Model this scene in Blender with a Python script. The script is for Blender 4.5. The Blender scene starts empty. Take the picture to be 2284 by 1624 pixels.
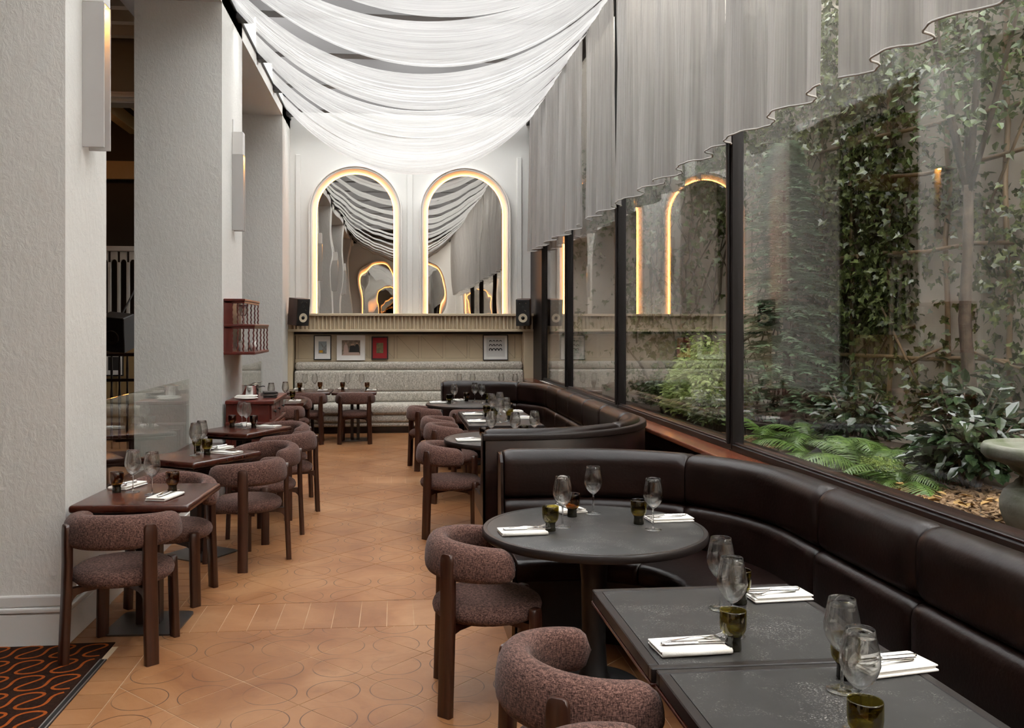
import bpy, bmesh, math, random
import numpy as np
from mathutils import Vector, Matrix
R = math.radians
PI = math.pi
random.seed(7)
rng = np.random.default_rng(7)
scene = bpy.context.scene
COL = scene.collection

# ------------------------------------------------------------------ camera
cam_d = bpy.data.cameras.new('camera')
cam = bpy.data.objects.new('camera', cam_d)
COL.objects.link(cam)
cam_d.sensor_width = 36.0
cam_d.lens = 1962.0 / 2284.0 * 36.0
cam_d.shift_x = (1142 - 1072) / 2284.0
cam_d.shift_y = -(812 - 731) / 2284.0
cam_d.clip_start = 0.05
cam.location = (0, 0, 1.68)
cam.rotation_euler = (R(90), 0, -math.atan((1072 - 884) / 1962.0))
scene.camera = cam

# ------------------------------------------------------------------ sky (overcast daylight) and exposure
world = bpy.data.worlds.new('overcast_sky')
scene.world = world
world.use_nodes = True
bg = world.node_tree.nodes['Background']
bg.inputs['Color'].default_value = (0.975, 0.985, 1.0, 1)
bg.inputs['Strength'].default_value = 12.0
scene.view_settings.view_transform = 'Standard'
scene.view_settings.look = 'None'
scene.view_settings.gamma = 1.0
scene.view_settings.use_curve_mapping = False
scene.view_settings.exposure = 0.07
cy = scene.cycles
cy.use_denoising = True
try:
    cy.denoiser = 'OPENIMAGEDENOISE'
    cy.denoising_input_passes = 'RGB_ALBEDO_NORMAL'
except Exception:
    pass
cy.max_bounces = 10
cy.diffuse_bounces = 4
cy.glossy_bounces = 4
cy.transmission_bounces = 8
cy.transparent_max_bounces = 20
cy.use_adaptive_sampling = True
cy.adaptive_threshold = 0.045
cy.caustics_reflective = False
cy.caustics_refractive = False
cy.sample_clamp_indirect = 6.0


# ------------------------------------------------------------------ materials
def new_mat(name):
    m = bpy.data.materials.new(name)
    m.use_nodes = True
    nt = m.node_tree
    nt.nodes.clear()
    out = nt.nodes.new('ShaderNodeOutputMaterial')
    return m, nt, out


def nd(nt, typ, **kw):
    n = nt.nodes.new(typ)
    for k, v in kw.items():
        if k.startswith('i_'):
            n.inputs[k[2:].replace('_', ' ')].default_value = v
        else:
            setattr(n, k, v)
    return n


def c4(c):
    return (c[0], c[1], c[2], 1.0)


def ramp(nt, fac, stops):
    r = nt.nodes.new('ShaderNodeValToRGB')
    while len(r.color_ramp.elements) < len(stops):
        r.color_ramp.elements.new(0.5)
    for e, (p, c) in zip(r.color_ramp.elements, stops):
        e.position = p
        e.color = c4(c) if len(c) == 3 else c
    nt.links.new(fac, r.inputs['Fac'])
    return r.outputs['Color']


def coords(nt, scale=(1, 1, 1), kind='Object', rot=(0, 0, 0)):
    tc = nt.nodes.new('ShaderNodeTexCoord')
    mp = nt.nodes.new('ShaderNodeMapping')
    mp.inputs['Scale'].default_value = scale
    mp.inputs['Rotation'].default_value = rot
    nt.links.new(tc.outputs[kind], mp.inputs['Vector'])
    return mp.outputs['Vector']


def world_coords(nt, scale=(1, 1, 1)):
    g = nt.nodes.new('ShaderNodeNewGeometry')
    mp = nt.nodes.new('ShaderNodeMapping')
    mp.inputs['Scale'].default_value = scale
    nt.links.new(g.outputs['Position'], mp.inputs['Vector'])
    return mp.outputs['Vector']


def noise(nt, vec, scale, detail=4, rough=0.55, dist=0.0):
    n = nd(nt, 'ShaderNodeTexNoise')
    n.inputs['Scale'].default_value = scale
    n.inputs['Detail'].default_value = detail
    n.inputs['Roughness'].default_value = rough
    n.inputs['Distortion'].default_value = dist
    nt.links.new(vec, n.inputs['Vector'])
    return n.outputs['Fac']


def PM(name, col, rough=0.5, metal=0.0, var=None, vscale=8.0, stretch=(1, 1, 1), bump=None, spec=0.5,
       coat=0.0, sheen=0.0, lo=0.35, hi=0.65, detail=4, use_world=False, dist=0.0, emit=None):
    """principled material: colour mixed by a noise between col and var, optional noise bump=(scale,strength,stretch)"""
    m, nt, out = new_mat(name)
    p = nd(nt, 'ShaderNodeBsdfPrincipled')
    p.inputs['Base Color'].default_value = c4(col)
    p.inputs['Roughness'].default_value = rough
    p.inputs['Metallic'].default_value = metal
    p.inputs['Specular IOR Level'].default_value = spec
    p.inputs['Coat Weight'].default_value = coat
    p.inputs['Coat Roughness'].default_value = 0.12
    p.inputs['Sheen Weight'].default_value = sheen
    if sheen:
        p.inputs['Sheen Roughness'].default_value = 0.5
    get = world_coords if use_world else coords
    if var is not None:
        f = noise(nt, get(nt, stretch), vscale, detail, dist=dist)
        nt.links.new(ramp(nt, f, [(lo, col), (hi, var)]), p.inputs['Base Color'])
    if bump:
        st = bump[2] if len(bump) > 2 else (1, 1, 1)
        f = noise(nt, get(nt, st), bump[0], 5)
        b = nd(nt, 'ShaderNodeBump')
        b.inputs['Strength'].default_value = bump[1]
        b.inputs['Distance'].default_value = 0.01
        nt.links.new(f, b.inputs['Height'])
        nt.links.new(b.outputs['Normal'], p.inputs['Normal'])
    if emit:
        p.inputs['Emission Color'].default_value = c4(emit[0])
        p.inputs['Emission Strength'].default_value = emit[1]
    nt.links.new(p.outputs['BSDF'], out.inputs['Surface'])
    return m


def EM(name, col, strength):
    m, nt, out = new_mat(name)
    e = nd(nt, 'ShaderNodeEmission')
    e.inputs['Color'].default_value = c4(col)
    e.inputs['Strength'].default_value = strength
    nt.links.new(e.outputs['Emission'], out.inputs['Surface'])
    return m


def clear_glass(name, tint=(1, 1, 1), f0=0.06, rough=0.0, edge=1.0, power=5.0):
    """thin clear sheet: see-through with mirror reflection rising towards grazing angles"""
    m, nt, out = new_mat(name)
    lw = nd(nt, 'ShaderNodeLayerWeight')
    lw.inputs['Blend'].default_value = 0.5
    pw = nd(nt, 'ShaderNodeMath', operation='POWER')
    pw.inputs[1].default_value = power
    nt.links.new(lw.outputs['Facing'], pw.inputs[0])
    ma = nd(nt, 'ShaderNodeMath', operation='MULTIPLY_ADD')
    ma.inputs[1].default_value = (1 - f0) * edge
    ma.inputs[2].default_value = f0
    nt.links.new(pw.outputs[0], ma.inputs[0])
    tr = nd(nt, 'ShaderNodeBsdfTransparent')
    tr.inputs['Color'].default_value = c4(tint)
    gl = nd(nt, 'ShaderNodeBsdfGlossy')
    gl.inputs['Roughness'].default_value = rough
    gl.inputs['Color'].default_value = (1, 1, 1, 1)
    mx = nd(nt, 'ShaderNodeMixShader')
    nt.links.new(ma.outputs[0], mx.inputs[0])
    nt.links.new(tr.outputs[0], mx.inputs[1])
    nt.links.new(gl.outputs[0], mx.inputs[2])
    nt.links.new(mx.outputs[0], out.inputs['Surface'])
    return m


def crystal(name):
    """thin drinking glass: clear when seen face on, darker and mirror-like towards its edges"""
    m, nt, out = new_mat(name)
    lw = nd(nt, 'ShaderNodeLayerWeight')
    lw.inputs['Blend'].default_value = 0.5
    col = ramp(nt, lw.outputs['Facing'], [(0.0, (0.99, 0.99, 0.985)), (0.62, (0.96, 0.96, 0.955)), (1.0, (0.45, 0.445, 0.44))])
    tr = nd(nt, 'ShaderNodeBsdfTransparent')
    nt.links.new(col, tr.inputs['Color'])
    gl = nd(nt, 'ShaderNodeBsdfGlass')
    gl.inputs['Roughness'].default_value = 0.0
    gl.inputs['IOR'].default_value = 1.5
    gl.inputs['Color'].default_value = (0.985, 0.985, 0.98, 1)
    mx = nd(nt, 'ShaderNodeMixShader')
    mx.inputs[0].default_value = 0.72
    nt.links.new(tr.outputs[0], mx.inputs[1])
    nt.links.new(gl.outputs[0], mx.inputs[2])
    nt.links.new(mx.outputs[0], out.inputs['Surface'])
    return m


def fabric_sheer(name, col, transl, tcol, clear=0.0, stretch=(1, 60, 60), bscale=3.0, bstr=0.5, fold_shade=0.12):
    m, nt, out = new_mat(name)
    v = coords(nt, stretch)
    f = noise(nt, v, bscale, 3)
    c = ramp(nt, f, [(0.3, tuple(x * (1 - fold_shade) for x in col)), (0.7, col)])  # shading of pleats and folds put into the cloth colour as darker streaks
    b = nd(nt, 'ShaderNodeBump')
    b.inputs['Strength'].default_value = bstr
    b.inputs['Distance'].default_value = 0.02
    nt.links.new(f, b.inputs['Height'])
    df = nd(nt, 'ShaderNodeBsdfDiffuse')
    nt.links.new(c, df.inputs['Color'])
    nt.links.new(b.outputs['Normal'], df.inputs['Normal'])
    tl = nd(nt, 'ShaderNodeBsdfTranslucent')
    nt.links.new(ramp(nt, f, [(0.32, tuple(x * (1 - 1.6 * fold_shade) for x in tcol)), (0.62, tcol)]), tl.inputs['Color'])
    nt.links.new(b.outputs['Normal'], tl.inputs['Normal'])
    mx = nd(nt, 'ShaderNodeMixShader')
    mx.inputs[0].default_value = transl
    nt.links.new(df.outputs[0], mx.inputs[1])
    nt.links.new(tl.outputs[0], mx.inputs[2])
    res = mx.outputs[0]
    if clear > 0:
        tr = nd(nt, 'ShaderNodeBsdfTransparent')
        m2 = nd(nt, 'ShaderNodeMixShader')
        m2.inputs[0].default_value = clear
        nt.links.new(res, m2.inputs[1])
        nt.links.new(tr.outputs[0], m2.inputs[2])
        res = m2.outputs[0]
    nt.links.new(res, out.inputs['Surface'])
    return m


def wood(name, c1, c2, rough=0.35, coat=0.2, axis=(30, 30, 1.5), scale=2.0):
    m, nt, out = new_mat(name)
    v = coords(nt, axis)
    f = noise(nt, v, scale, 6, 0.6, 0.6)
    p = nd(nt, 'ShaderNodeBsdfPrincipled')
    nt.links.new(ramp(nt, f, [(0.3, c1), (0.7, c2)]), p.inputs['Base Color'])
    p.inputs['Roughness'].default_value = rough
    p.inputs['Coat Weight'].default_value = coat
    p.inputs['Coat Roughness'].default_value = 0.15
    b = nd(nt, 'ShaderNodeBump')
    b.inputs['Strength'].default_value = 0.08
    b.inputs['Distance'].default_value = 0.004
    nt.links.new(f, b.inputs['Height'])
    nt.links.new(b.outputs['Normal'], p.inputs['Normal'])
    nt.links.new(p.outputs[0], out.inputs['Surface'])
    return m


def plaster(name, col, scale=26.0, strength=0.22):
    m, nt, out = new_mat(name)
    v = world_coords(nt)
    p = nd(nt, 'ShaderNodeBsdfPrincipled')
    big = noise(nt, v, 1.3, 3)
    nt.links.new(ramp(nt, big, [(0.3, tuple(x * 0.95 for x in col)), (0.7, col)]), p.inputs['Base Color'])
    p.inputs['Roughness'].default_value = 0.75
    p.inputs['Specular IOR Level'].default_value = 0.3
    f1 = noise(nt, world_coords(nt, (1, 1, 0.6)), scale, 6, 0.65, 0.5)
    r = ramp(nt, f1, [(0.38, (0, 0, 0)), (0.62, (1, 1, 1))])
    b = nd(nt, 'ShaderNodeBump')
    b.inputs['Strength'].default_value = strength
    b.inputs['Distance'].default_value = 0.012
    nt.links.new(r, b.inputs['Height'])
    nt.links.new(b.outputs['Normal'], p.inputs['Normal'])
    nt.links.new(p.outputs[0], out.inputs['Surface'])
    return m


def tile_mat(name):
    """terracotta with dark incised rings on a square grid, both in world metres"""
    m, nt, out = new_mat(name)
    g = nd(nt, 'ShaderNodeNewGeometry')
    oi = nd(nt, 'ShaderNodeObjectInfo')
    v = world_coords(nt)
    f = noise(nt, v, 1.6, 5, 0.6, 0.8)
    base = ramp(nt, f, [(0.34, (0.205, 0.080, 0.028)), (0.5, (0.265, 0.116, 0.045)), (0.68, (0.330, 0.165, 0.075))])
    f2 = noise(nt, v, 7.0, 6, 0.7, 0.5)
    st = ramp(nt, f2, [(0.58, (1, 1, 1)), (0.75, (0.78, 0.75, 0.72))])
    mul = nd(nt, 'ShaderNodeMixRGB', blend_type='MULTIPLY')
    mul.inputs['Fac'].default_value = 1.0
    nt.links.new(base, mul.inputs[1])
    nt.links.new(st, mul.inputs[2])
    hv = nd(nt, 'ShaderNodeMapRange')
    hv.inputs['To Min'].default_value = 0.92
    hv.inputs['To Max'].default_value = 1.08
    nt.links.new(oi.outputs['Random'], hv.inputs['Value'])
    mu2 = nd(nt, 'ShaderNodeMixRGB', blend_type='MULTIPLY')
    mu2.inputs['Fac'].default_value = 1.0
    nt.links.new(mul.outputs[0], mu2.inputs[1])
    nt.links.new(hv.outputs[0], mu2.inputs[2])
    # rings
    sx = nd(nt, 'ShaderNodeSeparateXYZ')
    nt.links.new(g.outputs['Position'], sx.inputs[0])

    def mth(op, a, b=None, c=None):
        n = nd(nt, 'ShaderNodeMath', operation=op)
        for i, q in enumerate((a, b, c)):
            if q is None:
                continue
            if isinstance(q, (int, float)):
                n.inputs[i].default_value = q
            else:
                nt.links.new(q, n.inputs[i])
        return n.outputs[0]
    P = 0.2885
    # second and third field start their own grid
    f2on = mth('GREATER_THAN', sx.outputs['Y'], 5.2)
    f3on = mth('GREATER_THAN', sx.outputs['Y'], 9.78)
    y0 = mth('MULTIPLY_ADD', f2on, 5.575 - 4.110 - 5 * P, 4.110)
    y0 = mth('MULTIPLY_ADD', f3on, 0.12, y0)
    dx = mth('SUBTRACT', mth('FRACT', mth('ADD', mth('DIVIDE', sx.outputs['X'], P), 100.5)), 0.5)
    dy = mth('SUBTRACT', mth('FRACT', mth('ADD', mth('DIVIDE', mth('SUBTRACT', sx.outputs['Y'], y0), P), 100.5)), 0.5)
    rr = mth('SQRT', mth('ADD', mth('MULTIPLY', dx, dx), mth('MULTIPLY', dy, dy)))
    d = mth('ABSOLUTE', mth('SUBTRACT', mth('MULTIPLY', rr, P), 0.1215))
    on = mth('LESS_THAN', d, 0.0024)
    # no rings in the brick bands
    b1 = mth('LESS_THAN', mth('ABSOLUTE', mth('SUBTRACT', sx.outputs['Y'], 5.2125)), 0.2375)
    b2 = mth('LESS_THAN', mth('ABSOLUTE', mth('SUBTRACT', sx.outputs['Y'], 9.775)), 0.225)
    b3 = mth('LESS_THAN', sx.outputs['X'], -1.29)
    off = mth('MAXIMUM', mth('MAXIMUM', b1, b2), b3)
    on = mth('MULTIPLY', on, mth('SUBTRACT', 1.0, off))
    wear = noise(nt, v, 3.2, 2)
    wr = nd(nt, 'ShaderNodeMapRange')
    wr.inputs['From Min'].default_value = 0.36
    wr.inputs['From Max'].default_value = 0.54
    nt.links.new(wear, wr.inputs['Value'])
    on = mth('MULTIPLY', on, wr.outputs[0])
    mx = nd(nt, 'ShaderNodeMixRGB', blend_type='MIX')
    nt.links.new(on, mx.inputs['Fac'])
    nt.links.new(mu2.outputs[0], mx.inputs[1])
    mx.inputs[2].default_value = (0.07, 0.03, 0.015, 1)
    p = nd(nt, 'ShaderNodeBsdfPrincipled')
    nt.links.new(mx.outputs[0], p.inputs['Base Color'])
    p.inputs['Roughness'].default_value = 0.42
    p.inputs['Specular IOR Level'].default_value = 0.35
    bp = nd(nt, 'ShaderNodeBump')
    bp.inputs['Strength'].default_value = 0.12
    bp.inputs['Distance'].default_value = 0.01
    nt.links.new(f2, bp.inputs['Height'])
    nt.links.new(bp.outputs['Normal'], p.inputs['Normal'])
    nt.links.new(p.outputs[0], out.inputs['Surface'])
    return m


def tweed(name, c1, c2, scale=120.0, sheen=0.3):
    m, nt, out = new_mat(name)
    v = coords(nt, (1, 1, 1))
    a = noise(nt, coords(nt, (1, 1, 0.18)), scale * 1.6, 3, 0.7)
    b = noise(nt, coords(nt, (0.25, 0.25, 1)), scale * 1.6, 3, 0.7)
    mx = nd(nt, 'ShaderNodeMath', operation='MULTIPLY_ADD')
    mx.inputs[1].default_value = 0.5
    nt.links.new(a, mx.inputs[0])
    hb = nd(nt, 'ShaderNodeMath', operation='MULTIPLY')
    hb.inputs[1].default_value = 0.5
    nt.links.new(b, hb.inputs[0])
    nt.links.new(hb.outputs[0], mx.inputs[2])
    p = nd(nt, 'ShaderNodeBsdfPrincipled')
    nt.links.new(ramp(nt, mx.outputs[0], [(0.42, c1), (0.52, tuple(0.6 * x + 0.4 * y for x, y in zip(c1, c2))), (0.62, c2)]), p.inputs['Base Color'])
    p.inputs['Roughness'].default_value = 0.95
    p.inputs['Specular IOR Level'].default_value = 0.1
    p.inputs['Sheen Weight'].default_value = sheen
    p.inputs['Sheen Roughness'].default_value = 0.5
    bp = nd(nt, 'ShaderNodeBump')
    bp.inputs['Strength'].default_value = 0.35
    bp.inputs['Distance'].default_value = 0.003
    nt.links.new(mx.outputs[0], bp.inputs['Height'])
    nt.links.new(bp.outputs['Normal'], p.inputs['Normal'])
    nt.links.new(p.outputs[0], out.inputs['Surface'])
    return m


def slate(name):
    m, nt, out = new_mat(name)
    v = world_coords(nt)
    p = nd(nt, 'ShaderNodeBsdfPrincipled')
    f = noise(nt, v, 6.0, 4)
    base = ramp(nt, f, [(0.3, (0.026, 0.0245, 0.0235)), (0.7, (0.040, 0.038, 0.0365))])
    sp = noise(nt, v, 200.0, 2, 0.6)
    area = noise(nt, v, 5.0, 5, 0.7, 1.0)
    sa = ramp(nt, area, [(0.50, (0, 0, 0)), (0.68, (1, 1, 1))])
    ss = ramp(nt, sp, [(0.55, (0, 0, 0)), (0.68, (1, 1, 1))])
    k = nd(nt, 'ShaderNodeMixRGB', blend_type='MULTIPLY')
    k.inputs['Fac'].default_value = 1.0
    nt.links.new(sa, k.inputs[1])
    nt.links.new(ss, k.inputs[2])
    mx = nd(nt, 'ShaderNodeMixRGB', blend_type='MIX')
    nt.links.new(k.outputs[0], mx.inputs['Fac'])
    nt.links.new(base, mx.inputs[1])
    mx.inputs[2].default_value = (0.32, 0.305, 0.285, 1)
    nt.links.new(mx.outputs[0], p.inputs['Base Color'])
    p.inputs['Roughness'].default_value = 0.42
    p.inputs['Specular IOR Level'].default_value = 0.24
    nt.links.new(p.outputs[0], out.inputs['Surface'])
    return m


def mirror_mat(name):
    m, nt, out = new_mat(name)
    v = world_coords(nt, (1.0, 1.0, 0.45))
    f = noise(nt, v, 2.2, 1, 0.4)
    b = nd(nt, 'ShaderNodeBump')
    b.inputs['Strength'].default_value = 0.05
    b.inputs['Distance'].default_value = 0.05
    nt.links.new(f, b.inputs['Height'])
    g = nd(nt, 'ShaderNodeBsdfGlossy')
    g.inputs['Color'].default_value = (0.62, 0.60, 0.57, 1)
    g.inputs['Roughness'].default_value = 0.01
    nt.links.new(b.outputs['Normal'], g.inputs['Normal'])
    nt.links.new(g.outputs[0], out.inputs['Surface'])
    return m


def leaf_mat(name, c1, c2, rough=0.4, trans=0.25):
    m, nt, out = new_mat(name)
    v = world_coords(nt)
    f = noise(nt, v, 26.0, 3)
    p = nd(nt, 'ShaderNodeBsdfPrincipled')
    col = ramp(nt, f, [(0.35, c1), (0.65, c2)])
    nt.links.new(col, p.inputs['Base Color'])
    p.inputs['Roughness'].default_value = rough
    tl = nd(nt, 'ShaderNodeBsdfTranslucent')
    nt.links.new(col, tl.inputs['Color'])
    mx = nd(nt, 'ShaderNodeMixShader')
    mx.inputs[0].default_value = trans
    nt.links.new(p.outputs[0], mx.inputs[1])
    nt.links.new(tl.outputs[0], mx.inputs[2])
    nt.links.new(mx.outputs[0], out.inputs['Surface'])
    return m


MAT = dict(
    plaster=plaster('rough_plaster', (0.69, 0.672, 0.632)),
    smooth=PM('painted_plaster', (0.73, 0.712, 0.672), 0.6, bump=(6, 0.05)),
    skirting=PM('skirting_paint', (0.62, 0.60, 0.57), 0.4),
    grout=PM('pale_grout', (0.56, 0.42, 0.28), 0.9, var=(0.30, 0.18, 0.10), vscale=1.7, use_world=True),
    tile=tile_mat('terracotta'),
    carpet=PM('brown_carpet', (0.022, 0.010, 0.007), 1.0, spec=0.05, var=(0.034, 0.016, 0.011), vscale=60, bump=(300, 0.6)),
    carpet_orange=PM('orange_carpet_pile', (0.36, 0.085, 0.018), 1.0, spec=0.05, var=(0.28, 0.065, 0.013), vscale=60, bump=(300, 0.6)),
    black_metal=PM('black_metal', (0.012, 0.011, 0.011), 0.45, 0.0),
    frame_dark=PM('dark_window_frame', (0.009, 0.007, 0.0065), 0.42, spec=0.22),
    beam_grey=PM('dark_grey_beam', (0.055, 0.05, 0.048), 0.6),
    steel=PM('brushed_steel', (0.62, 0.60, 0.58), 0.22, 1.0),
    base_metal=PM('dark_base_plate', (0.11, 0.10, 0.095), 0.38, 0.85),
    chrome=PM('polished_steel', (0.75, 0.73, 0.70), 0.09, 1.0),
    alu=PM('aluminium_strip', (0.75, 0.74, 0.72), 0.35, 1.0),
    swag=fabric_sheer('white_swag_cloth', (0.74, 0.725, 0.70), 0.45, (0.60, 0.585, 0.565), 0.34, (0.30, 40, 3), 3.0, 0.7, 0.22),
    curtain=fabric_sheer('grey_sheer_cloth', (0.46, 0.437, 0.415), 0.34, (0.36, 0.345, 0.33), 0.10, (3, 24, 0.3), 3.0, 0.4, 0.2),
    hem=PM('grey_hem_cloth', (0.50, 0.48, 0.455), 0.9),
    window=clear_glass('window_glass', (0.97, 0.97, 0.96), 0.07, 0.0, 1.0, 4.0),
    roofglass=clear_glass('roof_glass', (0.97, 0.975, 0.97), 0.03),
    screen=clear_glass('screen_glass', (0.95, 0.97, 0.95), 0.05),
    wineglass=crystal('crystal'),
    amber=clear_glass('olive_glass', (0.54, 0.48, 0.18), 0.05, 0.02, 0.5, 3.5),
    smoke=clear_glass('brown_glass', (0.54, 0.36, 0.15), 0.05, 0.02, 0.5, 3.5),
    amber_foot=PM('olive_glass_foot', (0.010, 0.009, 0.004), 0.12, spec=0.6),
    mirror=mirror_mat('wavy_mirror'),
    taupe=PM('taupe_paint', (0.57, 0.465, 0.315), 0.5, var=(0.53, 0.43, 0.29), vscale=3),
    taupe_dark=PM('taupe_groove', (0.10, 0.078, 0.05), 0.7),
    boucle=tweed('grey_boucle', (0.28, 0.25, 0.205), (0.80, 0.75, 0.66), 90.0, 0.2),
    tweed=tweed('plum_tweed', (0.026, 0.0115, 0.0095), (0.235, 0.128, 0.102), 210.0, 0.10),
    leather=PM('dark_brown_leather', (0.0085, 0.0045, 0.0037), 0.31, spec=0.26, var=(0.0135, 0.0066, 0.0053), vscale=5, bump=(70, 0.10)),
    leather_cap=PM('leather_capping', (0.014, 0.009, 0.0075), 0.42, spec=0.25, bump=(80, 0.1)),
    mahogany=wood('mahogany', (0.034, 0.009, 0.006), (0.066, 0.017, 0.010), 0.24, 0.15, (6, 1.2, 6), 3.0),
    walnut=wood('walnut_legs', (0.026, 0.008, 0.0045), (0.055, 0.018, 0.009), 0.36, 0.15),
    sillwood=wood('sill_wood', (0.120, 0.030, 0.014), (0.20, 0.055, 0.026), 0.22, 0.4, (14, 0.8, 14), 2.0),
    darkwood=wood('dark_stained_wood', (0.008, 0.004, 0.0035), (0.020, 0.0085, 0.0065), 0.30, 0.08, (10, 1, 10), 2.0),
    endwood=wood('booth_end_wood', (0.20, 0.105, 0.045), (0.30, 0.165, 0.075), 0.4, 0.1),
    redwood=wood('red_mahogany', (0.085, 0.013, 0.009), (0.135, 0.022, 0.014), 0.3, 0.3, (8, 8, 1.5), 2.0),
    slate=slate('slate_top'),
    slate_rim=PM('slate_rim', (0.018, 0.014, 0.013), 0.35, spec=0.3),
    linen=PM('white_linen', (0.74, 0.71, 0.66), 0.95, spec=0.1, bump=(240, 0.25)),
    black=PM('black_plastic', (0.012, 0.012, 0.012), 0.5),
    cone=PM('speaker_cone', (0.58, 0.50, 0.36), 0.7),
    paper=PM('white_mat_board', (0.84, 0.81, 0.77), 0.8),
    redmat=PM('red_mat_board', (0.33, 0.012, 0.016), 0.7),
    ink=PM('black_ink', (0.03, 0.028, 0.027), 0.8),
    lampplate=PM('lamp_plate_paint', (0.40, 0.385, 0.37), 0.45),
    lamplight=PM('lamp_head_paint', (0.66, 0.64, 0.615), 0.45),
    led=EM('warm_led', (1.0, 0.36, 0.075), 21.0),
    ledlamp=EM('warm_lamp_led', (1.0, 0.45, 0.10), 170.0),
    gwall=PM('garden_render', (0.72, 0.64, 0.545), 0.85, var=(0.58, 0.51, 0.42), vscale=1.1, bump=(9, 0.25), use_world=True),
    soil=PM('dark_soil', (0.040, 0.028, 0.018), 0.95, var=(0.075, 0.05, 0.03), vscale=7, bump=(20, 0.6), use_world=True),
    chip=PM('bark_chips', (0.30, 0.19, 0.095), 0.85, var=(0.14, 0.08, 0.04), vscale=22, use_world=True),
    dryleaf=PM('dry_leaf', (0.34, 0.20, 0.06), 0.7),
    ivy=leaf_mat('ivy_leaf', (0.014, 0.026, 0.006), (0.165, 0.195, 0.065), 0.26, 0.2),
    ivy2=leaf_mat('creeper_leaf', (0.035, 0.062, 0.014), (0.11, 0.155, 0.045), 0.35, 0.25),
    fir=leaf_mat('fir_needles', (0.085, 0.150, 0.075), (0.18, 0.27, 0.15), 0.5, 0.25),
    bush=leaf_mat('bush_leaf', (0.28, 0.38, 0.10), (0.50, 0.58, 0.22), 0.45, 0.4),
    fern=leaf_mat('fern_frond', (0.050, 0.105, 0.018), (0.135, 0.215, 0.045), 0.4, 0.3),
    shrub=leaf_mat('glossy_leaf', (0.016, 0.032, 0.014), (0.04, 0.065, 0.026), 0.16, 0.1),
    moss=leaf_mat('moss', (0.12, 0.17, 0.03), (0.2, 0.26, 0.05), 0.8, 0.2),
    bark=PM('bark', (0.050, 0.036, 0.024), 0.9, var=(0.095, 0.070, 0.047), vscale=18, bump=(30, 0.6)),
    cane=wood('cane', (0.16, 0.10, 0.05), (0.28, 0.19, 0.10), 0.5, 0.0),
    stone=PM('mossy_stone', (0.20, 0.195, 0.165), 0.9, var=(0.075, 0.09, 0.045), vscale=5, bump=(28, 0.5)),
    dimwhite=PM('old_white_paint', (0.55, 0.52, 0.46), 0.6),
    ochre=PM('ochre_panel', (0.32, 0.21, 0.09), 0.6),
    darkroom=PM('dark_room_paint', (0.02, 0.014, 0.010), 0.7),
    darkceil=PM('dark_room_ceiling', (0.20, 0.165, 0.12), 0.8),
    warmlamp=EM('hidden_warm_lamp', (1.0, 0.36, 0.08), 120.0),
)


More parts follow.
